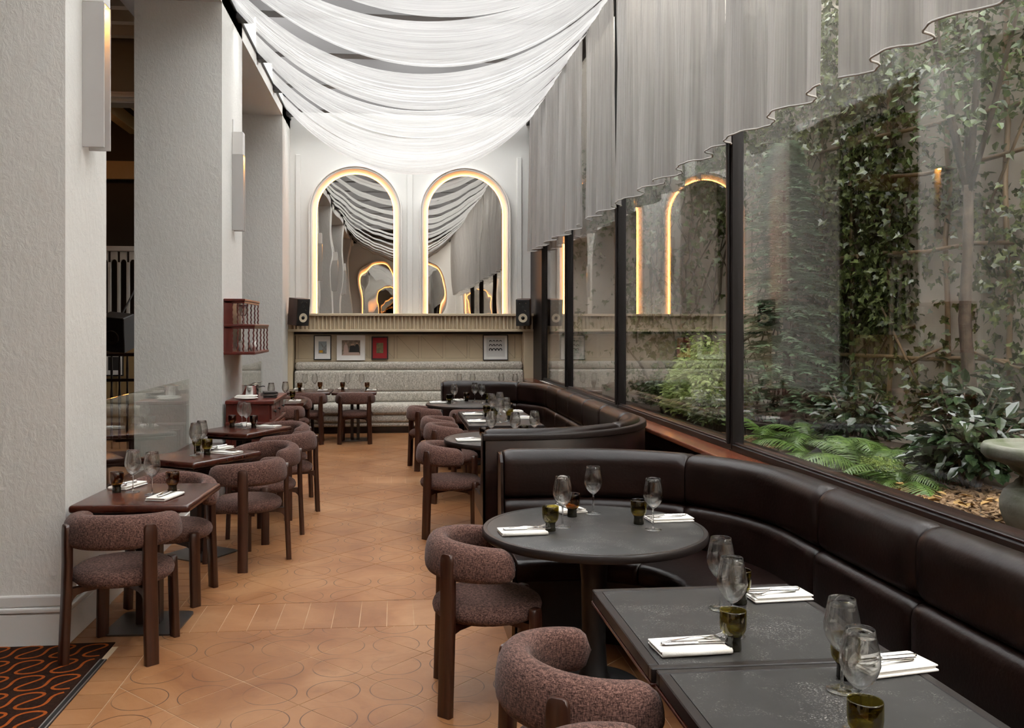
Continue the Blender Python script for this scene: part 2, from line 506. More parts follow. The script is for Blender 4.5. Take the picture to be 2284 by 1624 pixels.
# ------------------------------------------------------------------ mesh helpers
class MB:
    def __init__(self):
        self.v = []
        self.f = []

    def add(self, vs, fs, M=None):
        o = len(self.v)
        if M is None:
            self.v.extend([tuple(p) for p in vs])
        else:
            self.v.extend([tuple(M @ Vector(p)) for p in vs])
        self.f.extend([tuple(i + o for i in f) for f in fs])
        return self

    def box(self, x0, x1, y0, y1, z0, z1, M=None):
        return self.add([(x0, y0, z0), (x1, y0, z0), (x1, y1, z0), (x0, y1, z0), (x0, y0, z1), (x1, y0, z1), (x1, y1, z1), (x0, y1, z1)],
                        [(0, 3, 2, 1), (4, 5, 6, 7), (0, 1, 5, 4), (1, 2, 6, 5), (2, 3, 7, 6), (3, 0, 4, 7)], M)

    def rbox(self, x0, x1, y0, y1, z0, z1, r=0.01, seg=2, M=None):
        bm = bmesh.new()
        bmesh.ops.create_cube(bm, size=1.0)
        for v in bm.verts:
            v.co = Vector(((x0 + x1) / 2 + v.co.x * (x1 - x0), (y0 + y1) / 2 + v.co.y * (y1 - y0), (z0 + z1) / 2 + v.co.z * (z1 - z0)))
        bmesh.ops.bevel(bm, geom=list(bm.edges), offset=r, segments=seg, profile=0.5, affect='EDGES')
        bm.verts.index_update()
        vs = [tuple(v.co) for v in bm.verts]
        fs = [[v.index for v in f.verts] for f in bm.faces]
        bm.free()
        return self.add(vs, fs, M)

    def prism(self, poly, z0, z1, M=None):
        n = len(poly)
        vs = [(x, y, z0) for x, y in poly] + [(x, y, z1) for x, y in poly]
        fs = [tuple(range(n - 1, -1, -1)), tuple(range(n, 2 * n))]
        fs += [(i, (i + 1) % n, n + (i + 1) % n, n + i) for i in range(n)]
        return self.add(vs, fs, M)

    def lathe(self, prof, seg=24, M=None, closed=False):
        vs, fs = [], []
        n = len(prof)
        for r, z in prof:
            for k in range(seg):
                a = 2 * PI * k / seg
                vs.append((r * math.cos(a), r * math.sin(a), z))
        m = n if closed else n - 1
        for i in range(m):
            j = (i + 1) % n
            for k in range(seg):
                l = (k + 1) % seg
                fs.append((i * seg + k, i * seg + l, j * seg + l, j * seg + k))
        if not closed:
            if prof[0][0] > 1e-6:
                fs.append(tuple(range(seg - 1, -1, -1)))
            if prof[-1][0] > 1e-6:
                fs.append(tuple((n - 1) * seg + k for k in range(seg)))
        return self.add(vs, fs, M)

    def tube(self, pts, rad, seg=8, M=None, cap=True):
        pts = [Vector(p) for p in pts]
        n = len(pts)
        if not isinstance(rad, (list, tuple)):
            rad = [rad] * n
        vs, fs = [], []
        up = Vector((0, 0, 1))
        prev = None
        for i, p in enumerate(pts):
            t = (pts[min(i + 1, n - 1)] - pts[max(i - 1, 0)]).normalized()
            if prev is None:
                a = t.cross(up)
                if a.length < 1e-3:
                    a = t.cross(Vector((1, 0, 0)))
            else:
                a = prev - t * prev.dot(t)
            a.normalize()
            prev = a
            b = t.cross(a)
            for k in range(seg):
                q = 2 * PI * k / seg
                vs.append(tuple(p + (a * math.cos(q) + b * math.sin(q)) * rad[i]))
        for i in range(n - 1):
            for k in range(seg):
                l = (k + 1) % seg
                fs.append((i * seg + k, i * seg + l, (i + 1) * seg + l, (i + 1) * seg + k))
        if cap:
            fs.append(tuple(range(seg - 1, -1, -1)))
            fs.append(tuple((n - 1) * seg + k for k in range(seg)))
        return self.add(vs, fs, M)

    def loft(self, rings, closed_ring=True, cap=True, M=None):
        vs, fs = [], []
        m = len(rings[0])
        for r in rings:
            vs.extend([tuple(p) for p in r])
        e = m if closed_ring else m - 1
        for i in range(len(rings) - 1):
            for k in range(e):
                l = (k + 1) % m
                fs.append((i * m + k, i * m + l, (i + 1) * m + l, (i + 1) * m + k))
        if cap and closed_ring:
            fs.append(tuple(range(m - 1, -1, -1)))
            fs.append(tuple((len(rings) - 1) * m + k for k in range(m)))
        return self.add(vs, fs, M)

    def mesh(self, name, smooth=None):
        me = bpy.data.meshes.new(name)
        me.from_pydata(self.v, [], self.f)
        me.update()
        if smooth is not None:
            me.polygons.foreach_set('use_smooth', [True] * len(me.polygons))
            if smooth < 180:
                try:
                    me.set_sharp_from_angle(angle=R(smooth))
                except Exception:
                    pass
        return me


def fix_normals(me):
    bm = bmesh.new()
    bm.from_mesh(me)
    bmesh.ops.recalc_face_normals(bm, faces=bm.faces)
    bm.to_mesh(me)
    bm.free()


def obj(name, geo, mat, parent=None, smooth=None, loc=None, fix=True):
    me = geo if isinstance(geo, bpy.types.Mesh) else geo.mesh(name, smooth)
    if fix and not isinstance(geo, bpy.types.Mesh):
        fix_normals(me)
    if mat is not None and len(me.materials) == 0:
        me.materials.append(MAT[mat] if isinstance(mat, str) else mat)
    o = bpy.data.objects.new(name, me)
    COL.objects.link(o)
    if parent is not None:
        o.parent = parent
    if loc is not None:
        o.location = loc
    return o


def tag(o, label=None, cat=None, group=None, kind=None):
    if label:
        o['label'] = label
    if cat:
        o['category'] = cat
    if group:
        o['group'] = group
    if kind:
        o['kind'] = kind
    return o


def thing(name, label, cat, loc=(0, 0, 0), rz=0.0, group=None):
    o = bpy.data.objects.new(name, None)
    o.empty_display_size = 0.1
    COL.objects.link(o)
    o.location = loc
    o.rotation_euler = (0, 0, rz)
    return tag(o, label, cat, group)


def struct(name, geo, mat, parent=None, smooth=None, label=None):
    o = obj(name, geo, mat, parent, smooth)
    if parent is None:
        o['kind'] = 'structure'
    if label:
        o['label'] = label
    return o


def dup(root, loc, rz=None, label=None, group=None):
    kids = {}
    for o in bpy.data.objects:
        if o.parent is not None:
            kids.setdefault(o.parent.name, []).append(o)

    def rec(o, parent):
        c = o.copy()
        COL.objects.link(c)
        c.parent = parent
        for ch in kids.get(o.name, []):
            rec(ch, c)
        return c
    r = rec(root, root.parent)
    r.location = loc
    if rz is not None:
        r.rotation_euler = (0, 0, rz)
    if label:
        r['label'] = label
    if group:
        r['group'] = group
    return r


def Tm(x=0, y=0, z=0, rz=0, rx=0, ry=0, s=1.0):
    return Matrix.Translation((x, y, z)) @ Matrix.Rotation(rz, 4, 'Z') @ Matrix.Rotation(ry, 4, 'Y') @ Matrix.Rotation(rx, 4, 'X') @ Matrix.Scale(s, 4)

# ================================================================== THE ROOM
XL, XW, YB, YR = -1.746, 2.314, 14.75, -6.2
ZB = 5.15            # underside of the ceiling beams
struct_floor = struct('floor', MB().box(-7.2, 2.3, YR - .2, 15.0, -0.15, -0.0016), 'grout', label='terracotta tiled dining room floor')


def clip_poly(poly, x0, x1, y0, y1):
    def cut(ps, f, inter):
        out = []
        for i in range(len(ps)):
            a, b = ps[i - 1], ps[i]
            fa, fb = f(a), f(b)
            if fa >= 0 and fb >= 0:
                out.append(b)
            elif fa >= 0 > fb:
                out.append(inter(a, b, fa, fb))
            elif fa < 0 <= fb:
                out.append(inter(a, b, fa, fb))
                out.append(b)
        return out

    def it(a, b, fa, fb):
        t = fa / (fa - fb)
        return (a[0] + (b[0] - a[0]) * t, a[1] + (b[1] - a[1]) * t)
    for f in (lambda p: p[0] - x0, lambda p: x1 - p[0], lambda p: p[1] - y0, lambda p: y1 - p[1]):
        if len(poly) < 3:
            return []
        poly = cut(poly, f, it)
    return poly


def area(p):
    return abs(sum(p[i - 1][0] * p[i][1] - p[i][0] * p[i - 1][1] for i in range(len(p)))) / 2


HP = 0.2885          # half diagonal of a floor tile
h = HP - 0.0026 * 1.414
full_tile = None


def tile_poly(name, poly, z1=0.0):
    return obj(name, MB().prism(poly, -0.012, z1), 'tile', struct_floor)


def tile_field(x0, x1, y0, y1, ya):
    """diamond tiles, nodes at X = -0.145 + i*HP, Y = ya + j*HP with i + j even"""
    global full_tile
    for i in range(-6, 8):
        for j in range(-2, 60):
            if (i + j) % 2:
                continue
            cx, cyy = -0.145 + i * HP, ya + j * HP
            if cyy - HP > y1 or cyy + HP < y0 or cx - HP > x1 or cx + HP < x0:
                continue
            p = [(cx - h, cyy), (cx, cyy - h), (cx + h, cyy), (cx, cyy + h)]
            q = clip_poly(p, x0, x1, y0, y1)
            if len(q) < 3 or area(q) < 0.003:
                continue
            if abs(area(q) - area(p)) < 1e-6:
                if full_tile is None:
                    full_tile = MB().prism([(-h, 0), (0, -h), (h, 0), (0, h)], -0.012, 0.0).mesh('tile')
                obj('tile', full_tile, 'tile', struct_floor, loc=(cx, cyy, 0))
            else:
                tile_poly('tile', q)


tile_field(-1.287, 1.15, 2.9, 4.973, 4.263 - 4 * HP - HP)
tile_field(-1.287, 1.15, 5.452, 9.548, 5.43)
tile_field(-1.287, 1.00, 10.002, 14.2, 10.0 - HP * 0.5)
brick = MB().prism([(-0.0755, -0.2345), (0.0755, -0.2345), (0.0755, 0.2345), (-0.0755, 0.2345)], -0.012, 0.0).mesh('brick_tile')
brick2 = MB().prism([(-0.0755, -0.2225), (0.0755, -0.2225), (0.0755, 0.2225), (-0.0755, 0.2225)], -0.012, 0.0).mesh('brick_tile')
for k in range(17):
    x = -1.213 + k * 0.1545
    obj('brick_tile', brick, 'tile', struct_floor, loc=(x, 5.2125, 0))
    obj('brick_tile', brick2, 'tile', struct_floor, loc=(x, 9.775, 0))
side1 = MB().prism([(-0.083, -0.075), (0.083, -0.075), (0.083, 0.075), (-0.083, 0.075)], -0.012, 0.0).mesh('border_tile')
side2 = MB().prism([(-0.224, -0.075), (0.224, -0.075), (0.224, 0.075), (-0.224, 0.075)], -0.012, 0.0).mesh('border_tile')
for k in range(75):
    y = 3.02 + k * 0.1545
    if y < 4.85:
        obj('border_tile', side1, 'tile', struct_floor, loc=(-1.374, y, 0))
    elif y < 14.2:
        obj('border_tile', side2, 'tile', struct_floor, loc=(-1.515, y, 0))
for (a, b, c, d) in ((-1.455, 1.15, YR, 2.898), (1.153, 2.1, YR, 14.2), (1.0, 1.153, 10.0, 14.2)):
    obj('plain_paving', MB().box(a, b, c, d, -0.012, -0.0008), 'tile', struct_floor)

# carpet of the entrance with a serpentine pattern
carpet = thing('carpet', 'dark brown carpet with orange serpentine lines beside the white pillar', 'carpet')
obj('pile', MB().box(-7.0, -1.49, 1.3, 4.848, -0.003, 0.006), 'carpet', carpet)
obj('edge_strip', MB().box(-1.49, -1.4555, 1.3, 4.60, -0.003, 0.0075), 'black_metal', carpet)
for x in (-1.4885, -1.4625):
    obj('edge_trim', MB().box(x, x + 0.0055, 1.3, 4.60, 0.0, 0.0095), 'alu', carpet)
for row in range(8):
    yb = 4.735 - row * 0.205
    px = 0.165
    pts = []
    x_start = -2.75 + (0.5 * px if row % 2 else 0.0)
    for i in range(9 * 28):
        t = i / 28.0
        ph = t * 2 * PI
        y = 0.088 * math.cos(ph)
        x = x_start + t * px + 0.20 * px * math.sin(2 * ph) + 0.42 * y
        if x > -1.505:
            break
        pts.append(Vector((x, yb + y, 0.0)))
    vs = []
    for i, p in enumerate(pts):
        d = (pts[min(i + 1, len(pts) - 1)] - pts[max(i - 1, 0)]).normalized()
        nrm = Vector((-d.y, d.x, 0)) * 0.0078
        vs += [(p.x - nrm.x, min(p.y - nrm.y, 4.842), 0.0072), (p.x + nrm.x, min(p.y + nrm.y, 4.842), 0.0072)]
    fs = [(2 * q, 2 * q + 1, 2 * q + 3, 2 * q + 2) for q in range(len(pts) - 1)]
    obj('serpentine_line', MB().add(vs, fs), 'carpet_orange', carpet, fix=False)
carpet_far = tag(obj('side_carpet', MB().box(-7.0, -2.79, 4.86, 14.28, -0.003, 0.004), 'carpet'), 'dark carpet of the dim side room behind the low wall', 'carpet')

# ---- pillars on the left
ROUGH = 'plaster'
XP = -2.60


def pillar(y0, y1, label, skirting=True):
    p = struct('pillar', MB().box(XP, XL, y0, y1, 0, 5.6), ROUGH, label=label)
    if skirting:
        e = 0.022
        obj('skirting', MB().rbox(XP - e, XL + e, y0 - e, y1 + e, 0, 0.172, 0.006, 1), 'skirting', p)
        obj('skirting_cap', MB().rbox(XP - e - .006, XL + e + .006, y0 - e - .006, y1 + e + .006, 0.176, 0.205, 0.008, 2)
            .rbox(XP - e * .6, XL + e * .6, y0 - e * .6, y1 + e * .6, 0.205, 0.268, 0.010, 2), 'skirting', p)
    return p


pillar(4.85, 5.511, 'broad white rough plaster pillar beside the carpet')
pillar(9.054, 10.217, 'white rough plaster pillar behind the red chest of drawers')
pillar(13.778, 14.76, 'white plaster pillar next to the grey upholstered bench')
for y0, lab in ((0.35, 'white plaster pillar standing level with the camera'), (-4.1, 'white plaster pillar far behind the camera')):
    pillar(y0, y0 + 0.8, lab)
struct('trim_1', MB().box(-2.75, XL, YR, 14.76, 4.955, 5.6), 'smooth', label='white header beam running over the pillars')

# ---- low walls with wooden cap and glass screens
for i, (a, b, g1) in enumerate(((5.511, 9.054, 8.40), (10.217, 13.778, 12.86))):
    w = struct('wall_left_low', MB().box(-2.0, -1.75, a, b, 0, 0.50), 'smooth', label=('low white wall between the pillars behind the wooden tables', 'low white wall beside the small chamfered table')[i])
    obj('cap', MB().rbox(-2.05, -1.70, a, b, 0.50, 0.525, 0.008, 2), 'mahogany', w)
    obj('cap_moulding', MB().rbox(-1.752, -1.715, a, b, 0.47, 0.50, 0.006, 2), 'darkwood', w)
    obj('skirting', MB().box(-1.75, -1.735, a, b, 0, 0.12), 'skirting', w)
    s = tag(obj('glass_screen', MB().rbox(-1.92, -1.908, a + .015, g1, 0.5255, 1.207, 0.002, 1), 'screen'),
            ('clear glass screen standing on low wall behind the rotated wooden table', 'clear glass screen standing on low wall beside the red chest')[i], 'screen')
vent = thing('vent_grille', 'white perforated vent grille low on wall under the wooden tables', 'vent', (-1.7365, 7.25, 0.30))
obj('plate', MB().rbox(-0.012, 0.006, -0.2, 0.2, -0.06, 0.06, 0.003, 1), 'skirting', vent)
for k in range(15):
    obj('slot', MB().box(0.0055, 0.0075, -0.18 + k * 0.025, -0.168 + k * 0.025, -0.045, 0.045), 'taupe_dark', vent)

# ---- back wall
struct('wall_back', MB().box(-1.8, 2.45, YB, YB + .2, 0, 5.6), 'smooth', label='white back wall carrying the arched mirrors')
struct('wall_rear', MB().box(-7.2, 2.45, YR - .2, YR, 0, 5.6), 'smooth', label='white end wall at the far side of the room')
for n, (a, b, z1) in enumerate(((-1.651, -1.571, 4.538), (0.18, 0.269, 4.60), (2.03, 2.107, 4.554))):
    struct('trim_%d' % (n + 2), MB().rbox(a, b, YB - .03, YB, 1.9, z1, 0.004, 1), 'smooth', label='raised white batten on the back wall, ' + ('pillar side', 'between the arched mirrors', 'window side')[n])


def arch_path(r, zs, z0, n=28):
    pts = [(-r, z0 + (zs - z0) * k / 8.0) for k in range(8)]
    pts += [(-r * math.cos(PI * k / n), zs + r * math.sin(PI * k / n)) for k in range(n + 1)]
    pts += [(r, zs - (zs - z0) * k / 8.0) for k in range(1, 9)]
    return pts


def arch(name, label, loc, rz=0.0):
    """arched mirror: local +x along the wall, -y out of the wall, z from the ledge"""
    t = thing(name, label, 'mirror', loc, rz)
    zs = 3.60 - 1.912

    def ring(prof, nm, mat, smooth=30):
        rings = []
        paths = [arch_path(r, zs, 0.0) for r, y in prof]
        for i in range(len(paths[0])):
            rings.append([(paths[k][i][0], prof[k][1], paths[k][i][1]) for k in range(len(prof))])
        return obj(nm, MB().loft(rings, True, True), mat, t, smooth)
    ring([(0.772, 0.0), (0.772, -0.055), (0.765, -0.068), (0.752, -0.070), (0.742, -0.062), (0.740, 0.0)], 'outer_moulding', 'smooth')
    ring([(0.7395, 0.0), (0.7395, -0.048), (0.730, -0.056), (0.716, -0.052), (0.700, -0.036), (0.685, -0.020), (0.667, -0.008), (0.640, -0.003), (0.640, 0.0)], 'cove', 'smooth')
    ring([(0.640, -0.002), (0.640, -0.016), (0.626, -0.016), (0.626, -0.002)], 'light_strip', 'led')
    p = arch_path(0.626, zs, 0.0)
    n = len(p)
    vs = [(x, -0.020, z) for x, z in p] + [(x, 0.0, z) for x, z in p]
    fs = [tuple(range(n)), tuple(range(2 * n - 1, n - 1, -1))] + [(i, n + i, n + (i + 1) % n, (i + 1) % n) for i in range(n)]
    obj('mirror_plate', MB().add(vs, fs), 'mirror', t)
    return t


a1 = arch('arched_mirror', 'tall arched mirror with glowing warm rim above the painting in white frame', (-0.6735, YB, 1.912))
dup(a1, (1.152, YB, 1.912), 0, 'tall arched mirror with glowing warm rim nearest the windows')
dup(a1, (-0.6735, YR, 1.912), PI, 'arched mirror on the far end wall facing the two mirrors, pillar side')
dup(a1, (1.152, YR, 1.912), PI, 'arched mirror on the far end wall facing the two mirrors, window side')

# ---- fluted ledge under the mirrors
led = thing('ledge', 'taupe fluted ledge running under the arched mirrors', 'ledge', (0, 0, 0))
obj('shelf_board', MB().rbox(XL, 2.275, 14.42, YB, 1.872, 1.912, 0.006, 2), 'taupe', led)
obj('frieze_board', MB().box(XL, 2.275, 14.50, YB, 1.625, 1.872), 'taupe', led)
obj('lower_moulding', MB().rbox(XL, 2.275, 14.43, 14.52, 1.613, 1.655, 0.006, 2), 'taupe', led)
slat = MB()
pr = [(-0.019, 0.0), (-0.019, -0.030), (-0.012, -0.042), (0.0, -0.046), (0.012, -0.042), (0.019, -0.030), (0.019, 0.0)]
slat.prism(pr, 0.0, 0.217)
slat_me = slat.mesh('slat', 40)
for k in range(63):
    obj('slat', slat_me, 'taupe', led, loc=(XL + 0.035 + k * 0.0645, 14.502, 1.655))
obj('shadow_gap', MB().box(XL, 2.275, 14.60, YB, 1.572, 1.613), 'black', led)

# ---- panelled wainscot behind the bench
wc = thing('wainscot', 'taupe wall panelling with diagonal grooves behind the framed pictures', 'wainscot', (0, 0, 0))
obj('backing', MB().box(XL, 2.275, 14.715, YB, 0.0, 1.575), 'taupe_dark', wc)
obj('pilaster', MB().rbox(XL, -1.665, 14.44, 14.715, 0, 1.613, 0.004, 1), 'taupe', wc)
obj('pilaster', MB().rbox(2.105, 2.272, 14.44, 14.715, 0, 1.613, 0.004, 1), 'taupe', wc)
obj('rail', MB().rbox(-1.655, 2.10, 14.685, 14.715, 1.545, 1.572, 0.004, 1), 'taupe', wc)
obj('rail', MB().rbox(-1.655, 2.10, 14.685, 14.715, 1.10, 1.165, 0.004, 1), 'taupe', wc)
PW = 0.404
tri = 0.0022
for k in range(9):
    x0 = -1.605 + k * PW
    obj('stile', MB().rbox(x0 - 0.045, x0, 14.685, 14.715, 1.165, 1.545, 0.004, 1), 'taupe', wc)
    xa, xb, za, zb = x0 + .003, x0 + PW - .048, 1.168, 1.542
    for poly in ([(xa, za), (xb - tri, za), (xa, zb - tri)], [(xb, zb), (xa + tri, zb), (xb, za + tri)]):
        vs = [(x, 14.698, z) for x, z in poly] + [(x, 14.715, z) for x, z in poly]
        obj('panel', MB().add(vs, [(0, 1, 2), (5, 4, 3), (0, 3, 4, 1), (1, 4, 5, 2), (2, 5, 3, 0)]), 'taupe', wc)

obj('stile', MB().rbox(1.988, 2.104, 14.685, 14.715, 1.165, 1.545, 0.004, 1), 'taupe', wc)

# ---- windows on the right
MULL = [2.72, 5.84, 8.93, 11.65]
bounds = [YR] + MULL + [13.62]
Zs, Zt = 0.865, 5.17
for i in range(len(bounds) - 1):
    a, b = bounds[i], bounds[i + 1]
    w = struct('window_%d' % (i + 1), MB().box(2.309, 2.319, a + .03, b - .03, Zs + .02, Zt), 'window', label='large clear window pane onto the courtyard, %s from the camera end' % ['first', 'second', 'third', 'fourth', 'fifth'][i])
    obj('bottom_rail', MB().rbox(2.276, 2.352, a, b, Zs - .025, Zs + .022, 0.005, 1), 'frame_dark', w)
    obj('glazing_bead', MB().rbox(2.290, 2.308, a + .03, b - .03, Zs + .022, Zs + .034, 0.003, 1), 'darkwood', w)
    if i < len(bounds) - 2:
        obj('mullion', MB().rbox(2.272, 2.362, b - .042, b + .042, Zs - .02, 5.2, 0.008, 1), 'frame_dark', w)
        obj('mullion_fin', MB().rbox(2.252, 2.274, b - .016, b + .016, Zs + .02, 5.2, 0.004, 1), 'frame_dark', w)
struct('trim_5', MB().rbox(2.262, 2.40, 13.60, YB, 0, 5.2, 0.006, 1), 'frame_dark', label='dark wooden end post of the window wall')
struct('wall_right', MB().box(2.20, 2.40, YR, YB, 0, 0.80), 'darkwood', label='dark wall under the windows')
sill = struct('trim_6', MB().rbox(2.085, 2.285, YR, 14.43, 0.806, 0.842, 0.008, 2), 'sillwood', label='polished red wooden window sill')
obj('sill_apron', MB().rbox(2.13, 2.20, YR, 14.43, 0.70, 0.806, 0.005, 1), 'darkwood', sill)
struct('trim_7', MB().rbox(2.352, 2.56, YR, YB, 0.79, 0.852, 0.01, 1), 'darkwood', label='brown outer window ledge')
struct('trim_8', MB().box(2.215, 2.42, YR, YB, 5.15, 5.72), 'frame_dark', label='dark top rail over the windows')
# perforated heating slots in the far sill
gr = thing('sill_grille', 'black dotted grille set into the far end of the sill', 'grille', (2.245, 0, 0.842))
obj('tray', MB().rbox(-0.03, 0.03, 8.97, 13.58, 0.0, 0.012, 0.003, 1), 'black', gr)
dots = MB()
for k in range(150):
    y = 9.0 + k * 0.0305
    for x in (-0.014, 0.012):
        dots.lathe([(0.0, 0.0165), (0.004, 0.0155), (0.006, 0.0118)], 6, Tm(x, y, 0))
tag(obj('stud', dots, 'steel', gr), kind='stuff')

# ---- roof: beams, bars and glass
BEAMS = [14.22 - 1.45 * k for k in range(15)]
roof = struct('ceiling', MB().box(-1.75, 2.42, YR - .2, YB + .2, 5.70, 5.71), 'roofglass', label='glazed roof above the fabric swags')
for y in BEAMS:
    if y > YR:
        obj('beam_end_block', MB().rbox(-1.743, -1.57, y - .085, y + .085, ZB - .10, ZB - .016, 0.004, 1), 'frame_dark', roof)  # black block added to cover bright spots at the beam's pillar end
        obj('beam', MB().rbox(-1.744, 2.30, y - .10, y + .10, ZB - .015, ZB + .54, 0.004, 1), 'beam_grey', roof)
for x in (-0.4, 0.95):
    obj('roof_bar', MB().box(x - .035, x + .035, YR, YB, 5.58, 5.70), 'frame_dark', roof)
obj('sky_mask_strip', MB().box(-1.75, 2.21, 14.60, YB, 5.60, 5.69), 'smooth', roof)  # opaque strip added to cut the skylight on the last swag
obj('sky_mask_rear', MB().box(-1.75, 2.21, YR, -1.6, 5.60, 5.69), 'smooth', roof)  # unseen opaque panel added to weaken light from behind the camera
struct('trim_9', MB().rbox(XL, XL + .02, YR, YB, 5.105, 5.14, 0.003, 1), 'frame_dark', label='dark rail along the top of the pillar wall')
struct('trim_10', MB().rbox(2.19, 2.25, YR, YB, 5.10, 5.15, 0.004, 1), 'frame_dark', label='dark curtain rail over the windows')

# ---- fabric swags under the roof
ORD = ['first', 'second', 'third', 'fourth', 'fifth', 'sixth', 'seventh', 'eighth', 'ninth', 'tenth', 'eleventh', 'twelfth', 'thirteenth']
for i in range(13):
    yf, yn = BEAMS[i], BEAMS[i + 1]
    rs = np.random.default_rng(40 + i)
    NU, NV = 44, 44
    ph = rs.uniform(0, 6.28, 8)
    rip = np.cumsum(rs.normal(0, 1, NV + 1))
    rip = rip - np.linspace(rip[0], rip[-1], NV + 1)
    rip = rip / (np.abs(rip).max() + 1e-6)
    fine = rs.normal(0, 1, NV + 1)
    sag = 1.0 + rs.uniform(-0.035, 0.035)
    vs = []
    for b in range(NV + 1):
        v = b / NV
        for a in range(NU + 1):
            u = a / NU
            gl = 0.09 + 0.52 * (1 - u) ** 1.9 * (4 * u * (1 - u)) ** 0.5    # gap grows on the pillar side
            y0, y1 = yn + 0.03 + gl * 0.45, yf - 0.03 - gl * 0.75
            x = XL + 0.012 + (2.235 - XL - 0.012) * u
            w = 4 * u * (1 - u)
            cat = (math.cosh(2.0) - math.cosh(2.0 * (2 * u - 1))) / (math.cosh(2.0) - 1)
            prof = 0.55 * w + 0.45 * cat
            edge = min(v, 1 - v)
            z = ZB - 0.01 - sag * prof * (1.0 + 0.022 * rip[b] + 0.05 * (v - 0.5) + 0.010 * fine[b])
            z += 0.014 * fine[b] * w ** 0.5 + 0.02 * math.sin(3 * u + ph[0]) * (v - .5)
            y = y0 + (y1 - y0) * v + 0.02 * math.sin(2 * PI * u + ph[1]) * (0.5 - edge)
            vs.append((x, y, z))
    fs = [(b * (NU + 1) + a, b * (NU + 1) + a + 1, (b + 1) * (NU + 1) + a + 1, (b + 1) * (NU + 1) + a) for b in range(NV) for a in range(NU)]
    o = obj('ceiling_swag', MB().add(vs, fs), 'swag', smooth=180, fix=False)
    tag(o, 'white pleated fabric swag slung under the roof, %s from the arched mirrors' % ORD[i], 'swag', 'fabric swags under the roof')

# ---- sheer curtains along the windows
CE = [14.18, 12.95, 11.6, 10.1, 8.66, 7.15, 5.68, 4.22, 2.76, 1.30, -0.15, -1.6, -3.1, -4.6]
for i in range(13):
    rs = np.random.default_rng(90 + i)
    y1, y0 = CE[i] - .015, CE[i + 1] + .02
    if i == 7:
        y1 -= 0.10
    NU, NV = 60, 10
    p1, p2, p3 = rs.uniform(0, 6.28, 3)
    nf = rs.uniform(2.0, 2.9)
    vs = []
    zb = 2.90 + rs.uniform(-0.015, 0.015)
    for b in range(NV + 1):
        v = b / NV
        for a in range(NU + 1):
            u = a / NU
            am = 0.018 + 0.046 * v
            s = math.sin(2 * PI * nf * u + p1 + 0.5 * math.sin(2 * PI * u + p2))
            dx = am * (math.copysign(abs(s) ** 0.6, s)) + 0.006 * math.sin(2 * PI * 11 * u + p3)
            yy = y0 + (y1 - y0) * u + 0.02 * v * math.cos(2 * PI * nf * u + p1)
            vs.append((2.178 + dx, yy, 5.12 + (zb - 5.12) * v))
    fs = [(b * (NU + 1) + a, b * (NU + 1) + a + 1, (b + 1) * (NU + 1) + a + 1, (b + 1) * (NU + 1) + a) for b in range(NV) for a in range(NU)]
    t = thing('sheer_curtain', 'grey sheer curtain panel hanging in front of windows, %s from the back wall' % ORD[i], 'curtain', group='sheer curtains along the windows')
    obj('cloth', MB().add(vs, fs), 'curtain', t, 180, fix=False)
    hem = [vs[NV * (NU + 1) + a] for a in range(NU + 1)]
    obj('hem', MB().tube([(x, y, z + 0.002) for x, y, z in hem], 0.0055, 6), 'hem', t, 180)

# ---- wall lamps on the pillars
def sconce(name, label, loc):
    t = thing(name, label, 'lamp', loc)
    obj('back_plate', MB().rbox(0.0, 0.012, -0.045, 0.045, 0.80, 1.19, 0.002, 1), 'lamplight', t)
    obj('lamp_head', MB().rbox(0.0, 0.115, -0.06, 0.06, 0.812, 1.055, 0.003, 1), 'lamplight', t)
    for y in (-0.06, 0.048):
        obj('plate', MB().rbox(0.0, 0.118, y, y + 0.012, 0.0, 0.812, 0.002, 1), 'lampplate', t)
    obj('light_strip', MB().box(0.03, 0.09, -0.03, 0.03, 0.803, 0.8115), 'ledlamp', t)
    return t


s1 = sconce('wall_lamp', 'tall pale wall lamp glowing orange on the broad pillar by the carpet', (XL, 5.16, 2.69))
dup(s1, (XL, 9.66, 2.72), 0, 'slim pale wall lamp above the wooden wall rack')
dup(s1, (XL, 0.75, 2.70), 0, 'slim pale wall lamp on the pillar beside the camera')

# ---- dim side room behind the low wall
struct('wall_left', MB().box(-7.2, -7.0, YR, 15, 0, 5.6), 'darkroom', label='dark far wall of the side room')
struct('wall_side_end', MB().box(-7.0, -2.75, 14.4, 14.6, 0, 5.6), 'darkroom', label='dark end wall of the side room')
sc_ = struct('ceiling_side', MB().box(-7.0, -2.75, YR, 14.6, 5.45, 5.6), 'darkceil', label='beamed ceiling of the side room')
for k in range(12):
    y = 5.6 + k * 0.5
    obj('beam', MB().box(-7.0, -2.75, y, y + 0.12, 5.25, 5.45, Matrix.Rotation(0, 4, 'Z')), 'dimwhite', sc_)
co = struct('trim_11', MB().rbox(-6.9, -2.8, 11.6, 11.9, 4.55, 5.45, 0.02, 1), 'darkceil', label='cornice beam across the side room')
obj('moulding', MB().rbox(-6.9, -2.8, 11.54, 11.62, 4.55, 4.68, 0.01, 1).rbox(-6.9, -2.8, 11.50, 11.62, 4.60, 4.64, 0.005, 1), 'dimwhite', co)
wb = struct('trim_12', MB().box(-6.0, -3.2, 14.3, 14.4, 4.02, 4.3), 'ochre', label='warm lit strip high in the side room')
for k in range(7):
    obj('beam', MB().box(-6.2 + k * .5, -6.05 + k * .5, 12.0, 14.4, 4.75, 4.95), 'ochre', wb)
wl = thing('unseen_warm_spot', 'small warm spotlight hidden in the side room ceiling', 'lamp', (-4.6, 13.2, 4.62))  # unseen lamp lighting the side room
